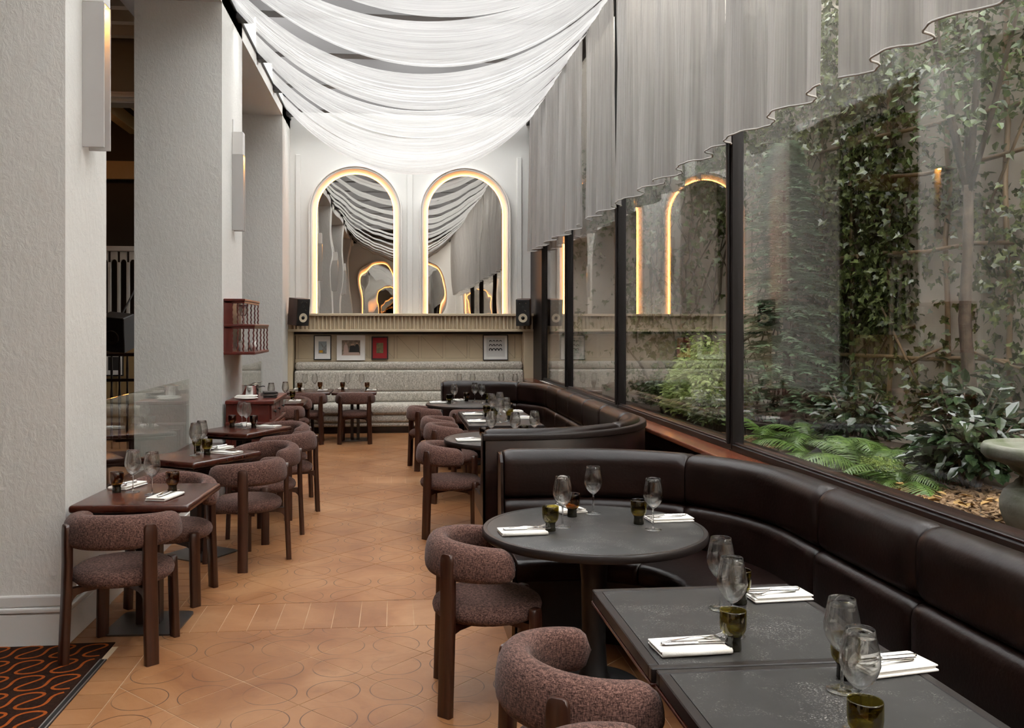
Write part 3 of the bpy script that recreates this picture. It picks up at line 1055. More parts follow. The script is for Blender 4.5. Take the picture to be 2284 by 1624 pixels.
obj('housing', MB().lathe([(0.05, 0.0), (0.06, 0.02), (0.06, 0.10), (0.0, 0.11)], 16), 'black', wl, 40)
obj('bulb', MB().lathe([(0.0, -0.035), (0.03, -0.025), (0.045, 0.0), (0.0, 0.005)], 12), 'warmlamp', wl, 180)
dup(wl, (-4.3, 10.4, 5.12), 0, 'added unseen warm spotlight in front of the cornice beam of the side room')  # second lamp, added to brighten the beams of the side room
# white arcade screen
arc = thing('arcade_screen', 'white arcaded screen with narrow arches in the dim side room', 'screen', (-4.75, 14.2, 1.62))
for k in range(8):
    obj('post', MB().rbox(k * 0.14, k * 0.14 + 0.045, -0.03, 0.03, 0.0, 1.08, 0.006, 1), 'dimwhite', arc)
    if k < 7:
        x0, x1 = k * 0.14 + .045, k * 0.14 + .14
        r_ = (x1 - x0) / 2
        pts = [(x0, 1.25), (x0, 1.08)] + [((x0 + x1) / 2 - r_ * math.cos(PI * q / 8), 1.08 + r_ * math.sin(PI * q / 8)) for q in range(1, 8)] + [(x1, 1.08), (x1, 1.25)]
        n = len(pts)
        vs = [(x, -0.03, z) for x, z in pts] + [(x, 0.03, z) for x, z in pts]
        fs = [tuple(range(n)), tuple(range(2 * n - 1, n - 1, -1))] + [(q, n + q, n + (q + 1) % n, (q + 1) % n) for q in range(n)]
        obj('arch_head', MB().add(vs, fs), 'dimwhite', arc)
obj('top_rail', MB().rbox(-.02, 1.045, -0.05, 0.05, 1.25, 1.33, 0.008, 1), 'dimwhite', arc)
obj('sill_rail', MB().rbox(-.02, 1.045, -0.05, 0.05, -0.06, 0.0, 0.008, 1), 'dimwhite', arc)
och = struct('trim_13', MB().box(-6.0, -3.2, 14.14, 14.4, 0.0, 1.56), 'ochre', label='ochre panelling in the dim side room')
for k in range(7):
    obj('groove_batten', MB().rbox(-6.0 + k * .42, -5.96 + k * .42, 14.12, 14.145, 0.1, 1.56, 0.004, 1), 'ochre', och)
fp = thing('framed_picture', 'dark photograph in white mat and black frame in the side room', 'picture', (-4.36, 14.115, 1.12))
obj('frame', MB().rbox(-0.15, 0.15, -0.012, 0.0, -0.19, 0.19, 0.003, 1), 'black', fp)
obj('mat', MB().box(-0.13, 0.13, -0.0145, -0.011, -0.17, 0.17), 'paper', fp)
obj('print', MB().box(-0.08, 0.08, -0.0165, -0.0145, -0.10, 0.11), 'ink', fp)
# hanging black loudspeaker seen between the pillars
hs = thing('hanging_speaker', 'black loudspeaker hanging tilted in the dim side room', 'speaker', (-3.72, 12.2, 1.62))
hs.rotation_euler = (R(14), R(6), R(-12))
obj('cabinet', MB().rbox(-0.17, 0.17, -0.14, 0.14, -0.24, 0.24, 0.01, 1), 'black', hs)
obj('driver', MB().lathe([(0.10, 0.0), (0.09, 0.01), (0.04, -0.005), (0.0, 0.0)], 20, Tm(0, -0.141, -0.04, 0, R(90))), 'darkroom', hs, 40)
obj('bracket', MB().tube([(0, 0.1, 0.2), (0, 0.3, 0.35), (0, 0.5, 0.5)], 0.012, 8), 'black', hs)
# dark wooden balustrade in the side room
bal = thing('balustrade', 'dark wooden spindle balustrade in the dim side room', 'balustrade', (-4.3, 12.6, 0.0045))
obj('handrail', MB().rbox(-0.5, 0.75, -0.04, 0.04, 1.28, 1.33, 0.01, 1), 'darkwood', bal)
obj('middle_rail', MB().rbox(-0.5, 0.75, -0.03, 0.03, 0.93, 0.97, 0.01, 1), 'darkwood', bal)
obj('lower_rail', MB().rbox(-0.5, 0.75, -0.03, 0.03, 0.1, 0.14, 0.01, 1), 'darkwood', bal)
for k in range(12):
    x = -0.46 + k * 0.105
    obj('spindle', MB().lathe([(0.014, 0.0), (0.02, 0.2), (0.012, 0.35), (0.022, 0.7), (0.012, 0.85), (0.018, 1.1), (0.012, 1.28)], 8, Tm(x, 0, 0)), 'darkwood', bal, 60)

# ================================================================== FURNITURE
# ---- leather booths
class Path:
    """outer edge of a booth: polyline with inward (left-hand) normals"""
    def __init__(self, x_open, x_back, y0, y1, r):
        pts = []

        def seg(a, b, n):
            for k in range(n):
                pts.append((a[0] + (b[0] - a[0]) * k / n, a[1] + (b[1] - a[1]) * k / n))
        cx = x_back - r
        seg((x_open, y0), (cx, y0), 4)
        for k in range(24):
            q = -PI / 2 + PI / 2 * k / 24
            pts.append((cx + r * math.cos(q), y0 + r + r * math.sin(q)))
        seg((x_back, y0 + r), (x_back, y1 - r), 30)
        for k in range(24):
            q = PI / 2 * k / 24
            pts.append((cx + r * math.cos(q), y1 - r + r * math.sin(q)))
        seg((cx, y1), (x_open, y1), 4)
        pts.append((x_open, y1))
        self.p = [Vector(q) for q in pts]
        self.s = [0.0]
        for a, b in zip(self.p, self.p[1:]):
            self.s.append(self.s[-1] + (b - a).length)
        self.L = self.s[-1]

    def at(self, s):
        s = max(0.0, min(self.L, s))
        for i in range(len(self.s) - 1):
            if self.s[i + 1] >= s:
                break
        t = (s - self.s[i]) / (self.s[i + 1] - self.s[i] + 1e-9)
        p = self.p[i].lerp(self.p[i + 1], t)
        d1 = (self.p[i + 1] - self.p[i]).normalized()
        j = min(i + 1, len(self.p) - 2)
        d2 = (self.p[j + 1] - self.p[j]).normalized()
        i0 = max(i - 1, 0)
        d0 = (self.p[i0 + 1] - self.p[i0]).normalized()
        d = (d0.lerp(d1, 0.5) * (1 - t) + d1.lerp(d2, 0.5) * t).normalized()
        return p, Vector((-d.y, d.x))

    def sweep(self, prof, s0, s1, puff=0.0, step=0.06):
        n = max(2, int((s1 - s0) / step))
        tc = sum(q[0] for q in prof) / len(prof)
        zc = sum(q[1] for q in prof) / len(prof)
        rings = []
        ss = [s0 + (s1 - s0) * k / n for k in range(n + 1)]
        if puff:
            ss = [s0, s0 + 0.006, s0 + 0.02, s0 + 0.045] + [q for q in ss if s0 + .06 < q < s1 - .06] + [s1 - .045, s1 - .02, s1 - .006, s1]
        for q in ss:
            p, nn = self.at(q)
            k = 1.0
            if puff:
                e = min(q - s0, s1 - q)
                k = 1.0 - puff * max(0.0, 1 - e / 0.05) ** 2
            rings.append([(p.x + nn.x * (tc + (t - tc) * k), p.y + nn.y * (tc + (t - tc) * k), zc + (z - zc) * k) for t, z in prof])
        return MB().loft(rings, True, True)


def rounded(t0, t1, z0, z1, r_tl, r_tr, r_br, r_bl, n=5):
    """rounded rectangle profile in (t, z): corner radii top-outer, top-inner, bottom-inner, bottom-outer"""
    out = []
    for (cx, cz, r, a0) in ((t0 + r_bl, z0 + r_bl, r_bl, 180), (t1 - r_br, z0 + r_br, r_br, 270), (t1 - r_tr, z1 - r_tr, r_tr, 0), (t0 + r_tl, z1 - r_tl, r_tl, 90)):
        for k in range(n + 1):
            a = R(a0 + 90 * k / n)
            out.append((cx + r * math.cos(a), cz + r * math.sin(a)))
    return out


def booth(name, label, path, seams):
    t = thing(name, label, 'booth')
    obj('outer_panel', path.sweep(rounded(0, 0.035, 0.0, 0.905, .004, .004, .004, .004, 2), 0, path.L), 'darkwood', t, 30)
    obj('capping', path.sweep(rounded(-0.012, 0.045, 0.895, 0.940, .014, .014, .006, .006, 3), 0, path.L), 'leather_cap', t, 50)
    obj('seat_base', path.sweep([(0.036, 0.0), (0.60, 0.0), (0.60, 0.07), (0.655, 0.07), (0.655, 0.365), (0.036, 0.365)], 0.035, path.L - .035), 'black', t, 30)
    ss = [0.02] + seams + [path.L - 0.02]
    back = rounded(0.038, 0.185, 0.690, 0.968, .045, .080, .045, .02, 6)
    lum = rounded(0.038, 0.205, 0.445, 0.692, .02, .055, .03, .02, 5)
    seat = rounded(0.12, 0.715, 0.352, 0.468, .01, .045, .045, .01, 5)
    for a, b in zip(ss, ss[1:]):
        obj('back_pad', path.sweep(back, a + .002, b - .002, 0.10), 'leather', t, 180)
        obj('lumbar_pad', path.sweep(lum, a + .002, b - .002, 0.08), 'leather', t, 180)
        obj('seat_cushion', path.sweep(seat, a + .002, b - .002, 0.05), 'leather', t, 180)
    for s0, s1 in ((0.0, 0.016), (path.L - 0.016, path.L)):
        obj('seat_end', path.sweep([(0.0, 0.0), (0.66, 0.0), (0.69, 0.34), (0.0, 0.34)], s0, s1, step=1.0), 'endwood', t)
        obj('end_panel', path.sweep([(0.0, 0.341), (0.69, 0.341), (0.70, 0.42), (0.66, 0.45), (0.24, 0.47), (0.195, 0.62), (0.165, 0.90), (0.12, 0.94), (0.0, 0.94)], s0, s1, step=1.0), 'leather', t)
    return t


pA = Path(0.60, 2.05, -0.9, 5.22, 1.12)
pB = Path(0.60, 2.03, 6.07, 11.92, 1.14)
fa = pA.L
booth('leather_booth', 'dark brown leather booth curving around the near round table and the square tables', pA,
      sorted([fa - 1.21, fa - 2.42, fa - 3.17, fa - 3.95, fa - 4.7, fa - 5.5, fa - 6.3, fa - 7.1]))
arc_b = 0.29 + 1.14 * PI / 4
mid_b = [arc_b + 0.9 + 1.14 * 0.0 + k * (pB.L - 2 * (arc_b + 0.9)) / 5 for k in range(6)]
booth('leather_booth', 'dark brown leather booth further back, rounded like a horseshoe, panelled back to camera', pB, [arc_b] + mid_b + [pB.L - arc_b])
sh = thing('gap_shelf', 'dark polished wooden shelf filling the gap between the two booths', 'shelf', (0, 0, 0))
obj('top', MB().rbox(0.72, 2.08, 5.235, 6.055, 0.76, 0.79, 0.005, 1), 'darkwood', sh)
obj('support', MB().box(1.62, 1.68, 5.24, 6.05, 0.0, 0.76), 'darkwood', sh)


# ---- chairs
def make_chair(name):
    t = thing(name, '', 'chair')
    # seat
    pr = [(0.0, 0.470), (0.10, 0.470), (0.18, 0.467), (0.222, 0.459), (0.244, 0.443), (0.252, 0.422), (0.247, 0.400), (0.232, 0.386), (0.20, 0.378), (0.0, 0.376)]
    obj('seat', MB().lathe(pr, 40), 'tweed', t, 180)
    # backrest: C shaped roll
    rings = []
    N = 52
    A = R(114)
    for k in range(N + 1):
        q = k / N
        u = -1 + 2 * q
        a = -PI / 2 + A * u
        endk = (1 - abs(u)) * A * 0.235
        taper = 1.0
        if endk < 0.055:
            taper = math.sqrt(max(0.0, 1 - ((0.055 - endk) / 0.055) ** 2))
        hh = (0.084 - 0.018 * abs(u) ** 2) * max(taper, 0.02)
        tt = (0.050 + 0.006 * abs(u)) * max(taper, 0.02)
        zc = 0.664 - 0.020 * abs(u) ** 1.5
        c, s = math.cos(a), math.sin(a)
        ring = []
        for m in range(18):
            b = 2 * PI * m / 18
            cb, sb = math.cos(b), math.sin(b)
            e = 0.75
            rr = 0.235 + tt * math.copysign(abs(cb) ** e, cb) - 0.012 * math.sin(b)
            ring.append((rr * c, rr * s, zc + hh * math.copysign(abs(sb) ** e, sb)))
        rings.append(ring)
    obj('backrest', MB().loft(rings, True, True), 'tweed', t, 180)

    def leg(ang, prof, w, th, nm='leg'):
        """prof: (radius, z) centre line; w tangential width, th radial thickness"""
        c, s = math.cos(ang), math.sin(ang)
        rr = []
        n = len(prof)
        for i, (r_, z, kw) in enumerate(prof):
            ww = w * kw
            ring = []
            for (tx, rx) in ((-1, -.72), (-.86, -1), (.86, -1), (1, -.72), (1, .72), (.86, 1), (-.86, 1), (-1, .72)):
                ra = r_ + rx * th / 2
                ta = tx * ww / 2
                ring.append((c * ra - s * ta, s * ra + c * ta, z))
            rr.append(ring)
        obj(nm, MB().loft(rr, True, True), 'walnut', t, 50)
    for sgn in (-1, 1):
        leg(-PI / 2 + sgn * R(47), [(0.300, 0.0, 1.0), (0.292, 0.2, 1.0), (0.285, 0.36, 1.0), (0.281, 0.5, 1.0), (0.281, 0.66, 1.0), (0.280, 0.682, .94), (0.279, 0.694, .78), (0.278, 0.698, .5)], 0.068, 0.036)
        leg(PI / 2 + sgn * R(44), [(0.283, 0.0, 1.0), (0.276, 0.2, 1.0), (0.270, 0.40, 1.0), (0.268, 0.437, .96), (0.267, 0.445, .7)], 0.060, 0.034)
    for ang in (R(45), R(135)):
        c, s = math.cos(ang), math.sin(ang)
        mb = MB()
        rings = []
        for q, hgt in ((-0.272, 0.075), (-0.262, 0.052), (-0.245, 0.036), (-0.21, 0.028), (0.21, 0.028), (0.245, 0.036), (0.262, 0.052), (0.272, 0.075)):
            w = 0.019
            rings.append([(c * q - s * dx, s * q + c * dx, z) for dx, z in ((-w, 0.378 - hgt), (w, 0.378 - hgt), (w, 0.378), (-w, 0.378))])
        obj('seat_brace', mb.loft(rings, True, True), 'walnut', t)
    return t


chair0 = make_chair('dining_chair')
CH = [
    (-1.415, 4.745, -5, 'plum tweed dining chair at near wooden table, back to camera, beside the carpet'),
    (-1.40, 5.64, 180, 'plum tweed dining chair facing camera behind the nearest wooden table'),
    (-1.075, 6.46, 52, 'plum tweed dining chair tucked in at the near side of the rotated wooden table'),
    (-1.060, 7.22, 146, 'plum tweed dining chair on the far side of the rotated wooden table'),
    (-1.005, 8.08, 60, 'plum tweed dining chair at near side of wooden table by the red chest'),
    (-1.125, 8.755, 156, 'plum tweed dining chair at far side of wooden table by the red chest'),
    (-1.405, 10.93, 0, 'plum tweed dining chair at near side of the small chamfered table beyond the chest'),
    (-1.42, 12.02, 180, 'plum tweed dining chair at far side of the small chamfered table'),
    (-1.29, 12.99, 0, 'plum tweed dining chair at bench table nearest the pillar, back to camera'),
    (-0.597, 12.98, 0, 'plum tweed dining chair alone at the second bench table, back to camera'),
    (0.415, 4.015, -90, 'plum tweed dining chair drawn up to the nearest round table'),
    (0.575, 2.55, -78, 'plum tweed dining chair at the square slate table, cut by the bottom edge'),
    (0.530, 1.86, -86, 'plum tweed dining chair lowest in the picture, only its back showing'),
    (0.445, 7.20, -92, 'plum tweed dining chair drawn up to the round table of the far booth, nearest'),
    (0.55, 8.63, -88, 'plum tweed dining chair at nearer square table of the far booth'),
    (0.535, 9.28, -92, 'plum tweed dining chair at further square table of the far booth'),
    (0.405, 10.56, -80, 'plum tweed dining chair at the furthest round table, aisle side'),
    (0.90, 10.22, -8, 'plum tweed dining chair between furthest round table and the square tables'),
]
for i, (x, y, a, lab) in enumerate(CH):
    if i == 0:
        chair0.location = (x, y, 0)
        chair0.rotation_euler = (0, 0, R(a))
        tag(chair0, lab, group='plum dining chairs')
    else:
        dup(chair0, (x, y, 0), R(a), lab, 'plum dining chairs')

# ---- tables
ZT = 0.74


def round_table(label, x, y, r=0.525):
    t = thing('round_table', label, 'table', (x, y, 0), 0, 'round slate tables')
    obj('rim', MB().lathe([(r - .022, ZT - .038), (r - .006, ZT - .036), (r, ZT - .028), (r, ZT - .006), (r - .005, ZT), (r - .022, ZT), (r - .024, ZT - .003)], 72), 'slate_rim', t, 40)
    obj('tabletop', MB().lathe([(0.0, ZT - .038), (r - .023, ZT - .038), (r - .023, ZT - .001), (r - .026, ZT + .0005), (0.0, ZT + .0005)], 72), 'slate', t, 30)
    obj('column', MB().lathe([(0.085, 0.02), (0.065, 0.06), (0.055, 0.2), (0.06, 0.5), (0.075, 0.66), (0.20, 0.702), (0.0, 0.702)], 28), 'black_metal', t, 50)
    obj('base', MB().lathe([(0.215, 0.0), (0.215, 0.012), (0.20, 0.02), (0.10, 0.03), (0.0, 0.032)], 48), 'black_metal', t, 30)
    return t


round_table('large round slate table with three wine glasses in the near leather booth', 0.925, 4.07)
round_table('round slate table half hidden behind the far booth panel', 0.93, 7.42, 0.53)
round_table('round slate table furthest away in front of the grey bench', 0.90, 10.88, 0.54)


def square_table(label, x0, x1, y0, y1):
    cx, cyy = (x0 + x1) / 2, (y0 + y1) / 2
    a, b = (x1 - x0) / 2, (y1 - y0) / 2
    t = thing('square_table', label, 'table', (cx, cyy, 0), 0, 'square slate tables')
    w = 0.030
    for (p, q, u, v) in ((-a, a, -b, -b + w), (-a, a, b - w, b), (-a, -a + w, -b + w, b - w), (a - w, a, -b + w, b - w)):
        obj('rim', MB().rbox(p, q, u, v, ZT - .040, ZT, 0.003, 1), 'slate_rim', t)
    obj('tabletop', MB().box(-a + w + .001, a - w - .001, -b + w + .001, b - w - .001, ZT - .035, ZT - .0015), 'slate', t)
    obj('edge_facing', MB().rbox(-a - .003, a + .003, -b - .0005, b + .0005, ZT - .052, ZT - .041, 0.002, 1), 'mahogany', t)
    obj('column', MB().rbox(-0.05, 0.05, -0.05, 0.05, 0.03, ZT - .05, 0.008, 1), 'black_metal', t)
    obj('base', MB().lathe([(0.24, 0.0), (0.24, 0.012), (0.22, 0.022), (0.0, 0.03)], 40), 'black_metal', t, 30)
    return t


square_table('square slate table next to the nearest round table', 0.70, 1.43, 2.369, 3.109)
square_table('square slate table running out of the bottom edge of the picture', 0.71, 1.44, 1.62, 2.361)
square_table('nearer square slate table in the far booth', 0.69, 1.42, 8.39, 9.095)
square_table('further square slate table in the far booth', 0.69, 1.42, 9.10, 9.86)


def wood_table(label, x, y, w, d, rz, chamfer=0.0, group='mahogany tables'):
    t = thing('wooden_table', label, 'table', (x, y, 0), rz, group)
    if chamfer:
        a, b, c = w / 2, d / 2, chamfer
        poly = [(-a + c, -b), (a - c, -b), (a, -b + c), (a, b - c), (a - c, b), (-a + c, b), (-a, b - c), (-a, -b + c)]
        mb = MB()
        sc = [(0.985, ZT - .042), (1.0, ZT - .034), (1.0, ZT - .008), (0.985, ZT)]
        mb.loft([[(px * k, py * k, z) for px, py in poly] for k, z in sc])
        obj('tabletop', mb, 'mahogany', t)
    else:
        obj('tabletop', MB().rbox(-w / 2, w / 2, -d / 2, d / 2, ZT - .044, ZT, 0.018, 4), 'mahogany', t, 50)
    obj('apron', MB().rbox(-w / 2 + .09, w / 2 - .09, -d / 2 + .09, d / 2 - .09, ZT - .075, ZT - .045, 0.004, 1), 'darkwood', t)
    for s in (-1, 1):
        obj('post', MB().rbox(s * .045 - .022, s * .045 + .022, -0.04, 0.04, 0.008, ZT - .075, 0.005, 1), 'darkwood', t)
    obj('base', MB().prism([(px * .2, py * .2) for px, py in ((-1, -.8), (-.95, -.95), (-.8, -1), (.8, -1), (.95, -.95), (1, -.8), (1, .8), (.95, .95), (.8, 1), (-.8, 1), (-.95, .95), (-1, .8))], 0.0, 0.009), 'base_metal', t)
    return t


wood_table('mahogany table nearest the camera beside the broad pillar', -1.392, 5.145, 0.635, 0.675, R(-3))
wood_table('mahogany table turned at an angle in front of the glass screen', -1.450, 6.705, 0.695, 0.575, R(57))
wood_table('mahogany table turned at an angle before the red chest', -1.415, 8.375, 0.70, 0.60, R(63))
wood_table('small mahogany table with chamfered corners beyond the red chest', -1.445, 11.43, 0.58, 0.66, 0, 0.08)
wood_table('mahogany table at the grey bench nearest the pillar', -1.295, 13.33, 0.675, 0.76, 0)
wood_table('mahogany table at the grey bench, second from the pillar', -0.615, 13.31, 0.655, 0.78, 0)
wood_table('mahogany table at the grey bench hidden behind the far booth', 1.05, 13.32, 0.66, 0.70, 0)
wood_table('mahogany table at the grey bench hidden behind the booth, window side', 1.72, 13.32, 0.60, 0.70, 0)

# ---- grey upholstered bench along the back wall
bn = thing('banquette', 'long grey boucle banquette along the back wall', 'bench', (0, 0, 0))
X0, X1 = -1.64, 2.10


def bar(nm, y0, y1, z0, z1, r, mat='boucle', dx=0.0):
    return obj(nm, MB().rbox(X0 - dx, X1 + dx, y0, y1, z0, z1, r, 4), mat, bn, 180)


bar('top_roll', 14.49, 14.684, 0.985, 1.118, 0.05)
bar('back_panel', 14.42, 14.66, 0.640, 0.984, 0.04)
bar('lumbar_panel', 14.40, 14.64, 0.470, 0.639, 0.04)
bar('seat_cushion', 14.00, 14.56, 0.300, 0.470, 0.055)
bar('front_roll', 14.04, 14.5, 0.175, 0.300, 0.04)
bar('lower_roll', 14.06, 14.5, 0.105, 0.174, 0.03)
bar('plinth', 14.12, 14.68, 0.0, 0.105, 0.004, 'darkwood')
bar('side_frame', 14.55, 14.684, 0.105, 0.98, 0.01, 'black', 0.018)

# ---- framed pictures on the bench back
PY = 14.66


def picture(label, x0, x1, z0, z1, frame_mat, fw, mat_mat):
    cx, cz = (x0 + x1) / 2, (z0 + z1) / 2
    a, b = (x1 - x0) / 2, (z1 - z0) / 2
    t = thing('framed_picture', label, 'picture', (cx, PY, cz))
    t.rotation_euler = (R(-3), 0, 0)
    for (p, q, u, v) in ((-a, a, -b, -b + fw), (-a, a, b - fw, b), (-a, -a + fw, -b + fw, b - fw), (a - fw, a, -b + fw, b - fw)):
        obj('frame', MB().rbox(p, q, -0.014, 0.010, u, v, 0.002, 1), frame_mat, t)
    obj('mat_board', MB().box(-a + fw, a - fw, -0.004, 0.006, -b + fw, b - fw), mat_mat, t)
    return t, a, b


def flat(t, nm, x0, x1, z0, z1, m, y=-0.0055):
    return obj(nm, MB().box(x0, x1, y, y + 0.0015, z0, z1), m, t)


GREY1 = PM('print_grey', (0.13, 0.13, 0.125), 0.8, var=(0.30, 0.30, 0.28), vscale=14)
YEL = PM('print_yellow', (0.55, 0.30, 0.02), 0.8)
SKYB = PM('print_sky', (0.30, 0.33, 0.33), 0.8)
PAINT = PM('print_brown', (0.13, 0.095, 0.065), 0.8, var=(0.30, 0.23, 0.17), vscale=16)
FLESH = PM('print_flesh', (0.45, 0.28, 0.20), 0.8)
PINK = PM('print_pink', (0.48, 0.34, 0.28), 0.8)
GOLD = PM('print_gold', (0.26, 0.21, 0.09), 0.8, var=(0.12, 0.12, 0.07), vscale=20)
t, a, b = picture('small aeroplane print in white mat and black frame', -1.351, -1.065, 1.150, 1.556, 'black', 0.016, 'paper')
p0 = flat(t, 'print', -0.066, 0.066, -0.10, 0.10, SKYB)
obj('diagonal_shape', MB().add([(0.066, -0.0072, 0.06), (0.066, -0.0072, -0.10), (0.0, -0.0072, -0.10), (-0.03, -0.0072, -0.06)], [(0, 1, 2, 3)]), GREY1, p0)
obj('aeroplane_wing', MB().add([(-0.035, -0.0074, 0.07), (-0.022, -0.0074, 0.075), (0.03, -0.0074, 0.0), (0.005, -0.0074, -0.01)], [(0, 1, 2, 3)]), GREY1, p0)
obj('yellow_label', MB().box(-0.056, 0.004, -0.0078, -0.0068, -0.085, -0.045), YEL, p0)
t, a, b = picture('painting of people at a table in wide white frame', -0.977, -0.512, 1.140, 1.556, 'paper', 0.012, 'paper')
p0 = flat(t, 'print', -0.150, 0.150, -0.125, 0.125, PAINT)
for (x, hgt, m, hx) in ((-0.085, 0.10, PINK, 0.030), (0.01, 0.06, 'black', 0.024), (0.035, 0.065, 'black', 0.024), (0.098, 0.10, 'black', 0.032)):
    body = MB().add([(x - .042, -.0074, -0.085), (x + .042, -.0074, -0.085), (x + .030, -.0074, hgt * .35), (x + .012, -.0074, hgt * .6), (x - .012, -.0074, hgt * .6), (x - .030, -.0074, hgt * .35)], [(0, 1, 2, 3, 4, 5)])
    obj('painted_figure', body, m, p0)
    obj('painted_head', MB().lathe([(0.0, 0.0), (0.014, 0.0002)], 10, Tm(x, -.0076, hgt * .6 + .014, 0, R(90))), FLESH, p0)
obj('painted_table', MB().add([(-0.15, -.0078, -0.125), (0.15, -.0078, -0.125), (0.13, -.0078, -0.075), (-0.10, -.0078, -0.075)], [(0, 1, 2, 3)]), PINK, p0)
t, a, b = picture('small gold print on red mat in black frame', -0.409, -0.134, 1.152, 1.534, 'black', 0.020, 'redmat')
flat(t, 'print', -0.056, 0.056, -0.085, 0.085, GOLD)
t, a, b = picture('sheet of twelve inked heads in white mat and black frame', 1.444, 1.868, 1.133, 1.562, 'black', 0.014, 'paper')
sheet = flat(t, 'sheet', -0.155, 0.155, -0.155, 0.165, PM('print_paper', (0.63, 0.61, 0.58), 0.8), -0.0052)
for r_ in range(3):
    for k in range(4):
        x, z = -0.085 + k * 0.056, 0.105 - r_ * 0.072
        big = 0.021 + 0.004 * ((r_ * 4 + k * 3) % 3)
        pts_o, pts_i = [], []
        for q in range(11):
            an = R(-35 + 250 * q / 10)
            pts_o.append((x + big * math.cos(an), -.0072, z + big * math.sin(an)))
            pts_i.append((x + big * (.45 + .15 * ((r_ + k) % 2)) * math.cos(an), -.0072, z - .004 + big * .55 * math.sin(an)))
        obj('inked_head', MB().add(pts_o + pts_i, [(q, q + 1, 12 + q, 11 + q) for q in range(10)]), 'ink', sheet)

# ---- loudspeakers at both ends of the ledge
def speaker(label, loc, rz, tilt):
    t = thing('loudspeaker', label, 'speaker', loc, rz)
    t.rotation_euler = (R(tilt), 0, rz)
    W, D, Hh = 0.115, 0.13, 0.215
    obj('cabinet', MB().rbox(-W, W, -D, D, -Hh, Hh, 0.006, 2), 'walnut', t)
    ba = obj('baffle', MB().rbox(-W + .004, W - .004, -D - .008, -D, -Hh + .004, Hh - .004, 0.003, 1), 'black', t)
    for (z, r_, m) in ((-0.085, 0.072, 'cone'), (0.10, 0.026, 'black')):
        M = Tm(0, -D - .008, z, 0, R(90))
        obj('driver', MB().lathe([(r_, 0.0), (r_, 0.006), (r_ * .86, 0.005), (r_ * .45, -0.004 + .004), (0.0, 0.001)], 28, M), m, t, 40)
        obj('dust_cap', MB().lathe([(r_ * .42, 0.002), (r_ * .3, 0.010), (0.0, 0.013)], 16, M), 'black', t, 180)
    for (x, z) in ((-0.05, 0.15), (-0.03, 0.165), (0.05, 0.155), (0.03, 0.04), (0.045, 0.03)):
        obj('control_mark', MB().box(x - .006, x + .006, -D - .0095, -D - .008, z - .004, z + .004), 'steel', t)
    obj('bracket', MB().rbox(-0.03, 0.03, D, D + 0.07, -0.03, 0.03, 0.004, 1), 'black', t)
    return t


speaker('wood cased loudspeaker with pale cone at the pillar end of the ledge', (-1.545, 14.20, 1.935), R(38), 6)
speaker('wood cased loudspeaker with pale cone at the window end of the ledge', (2.07, 14.23, 1.935), R(-14), 6)

# ---- red chest of drawers
ch = thing('chest_of_drawers', 'red mahogany chest of drawers against the plaster pillar', 'chest', (-1.715, 9.06, 0))
obj('body', MB().rbox(0.0, 0.455, 0.02, 1.03, 0.10, 0.72, 0.006, 1), 'redwood', ch)
obj('upper_body', MB().rbox(0.0, 0.435, 0.03, 1.02, 0.72, 0.905, 0.004, 1), 'redwood', ch)
obj('waist_moulding', MB().rbox(0.0, 0.475, 0.0, 1.05, 0.695, 0.725, 0.008, 2), 'redwood', ch)
obj('plinth', MB().rbox(0.0, 0.475, 0.0, 1.05, 0.0, 0.11, 0.008, 1), 'redwood', ch)
obj('top', MB().rbox(0.0, 0.485, -0.01, 1.06, 0.905, 0.945, 0.010, 2), 'redwood', ch)
obj('end_panel', MB().rbox(0.06, 0.38, 0.008, 0.022, 0.16, 0.66, 0.004, 1), 'redwood', ch)
for (za, zb, xx, n) in ((0.745, 0.89, 0.435, 3), (0.44, 0.68, 0.455, 2), (0.13, 0.42, 0.455, 2)):
    for k in range(n):
        w = 0.97 / n
        y0 = 0.04 + k * w
        d = obj('drawer', MB().rbox(xx, xx + 0.016, y0 + .012, y0 + w - .012, za, zb, 0.005, 1), 'redwood', ch)
        obj('knob', MB().lathe([(0.006, 0.0), (0.006, 0.012), (0.016, 0.018), (0.015, 0.028), (0.0, 0.032)], 14, Tm(xx + .016, y0 + w / 2, (za + zb) / 2, 0, 0, R(90))), 'black', d, 60)

# ---- wall rack with twisted spindles
rk = thing('wall_rack', 'two tier red wooden wall rack with twisted spindles on the pillar', 'shelf', (XL, 9.13, 1.405))
obj('bottom_board', MB().rbox(0.0, 0.315, 0.0, 0.98, 0.0, 0.03, 0.006, 2), 'redwood', rk)
obj('middle_board', MB().rbox(0.0, 0.315, 0.0, 0.98, 0.285, 0.310, 0.006, 2), 'redwood', rk)
obj('top_board', MB().rbox(0.0, 0.215, 0.0, 0.98, 0.545, 0.570, 0.006, 2), 'redwood', rk)
obj('end_board', MB().rbox(0.0, 0.09, 0.008, 0.026, 0.03, 0.545, 0.003, 1), 'redwood', rk)
obj('back_board', MB().box(0.0, 0.012, 0.02, 0.96, 0.03, 0.545), 'redwood', rk)
for (x, ys, z0, z1) in ((0.300, (0.02, 0.24, 0.48, 0.72, 0.96), 0.03, 0.285), (0.200, (0.02, 0.24, 0.48, 0.72, 0.96), 0.31, 0.545)):
    obj('rail', MB().rbox(x - .014, x + .008, 0.01, 0.97, z1 - .022, z1, 0.003, 1), 'redwood', rk)
    obj('rail', MB().rbox(0.01, x + .008, 0.008, 0.026, z1 - .022, z1, 0.003, 1), 'redwood', rk)


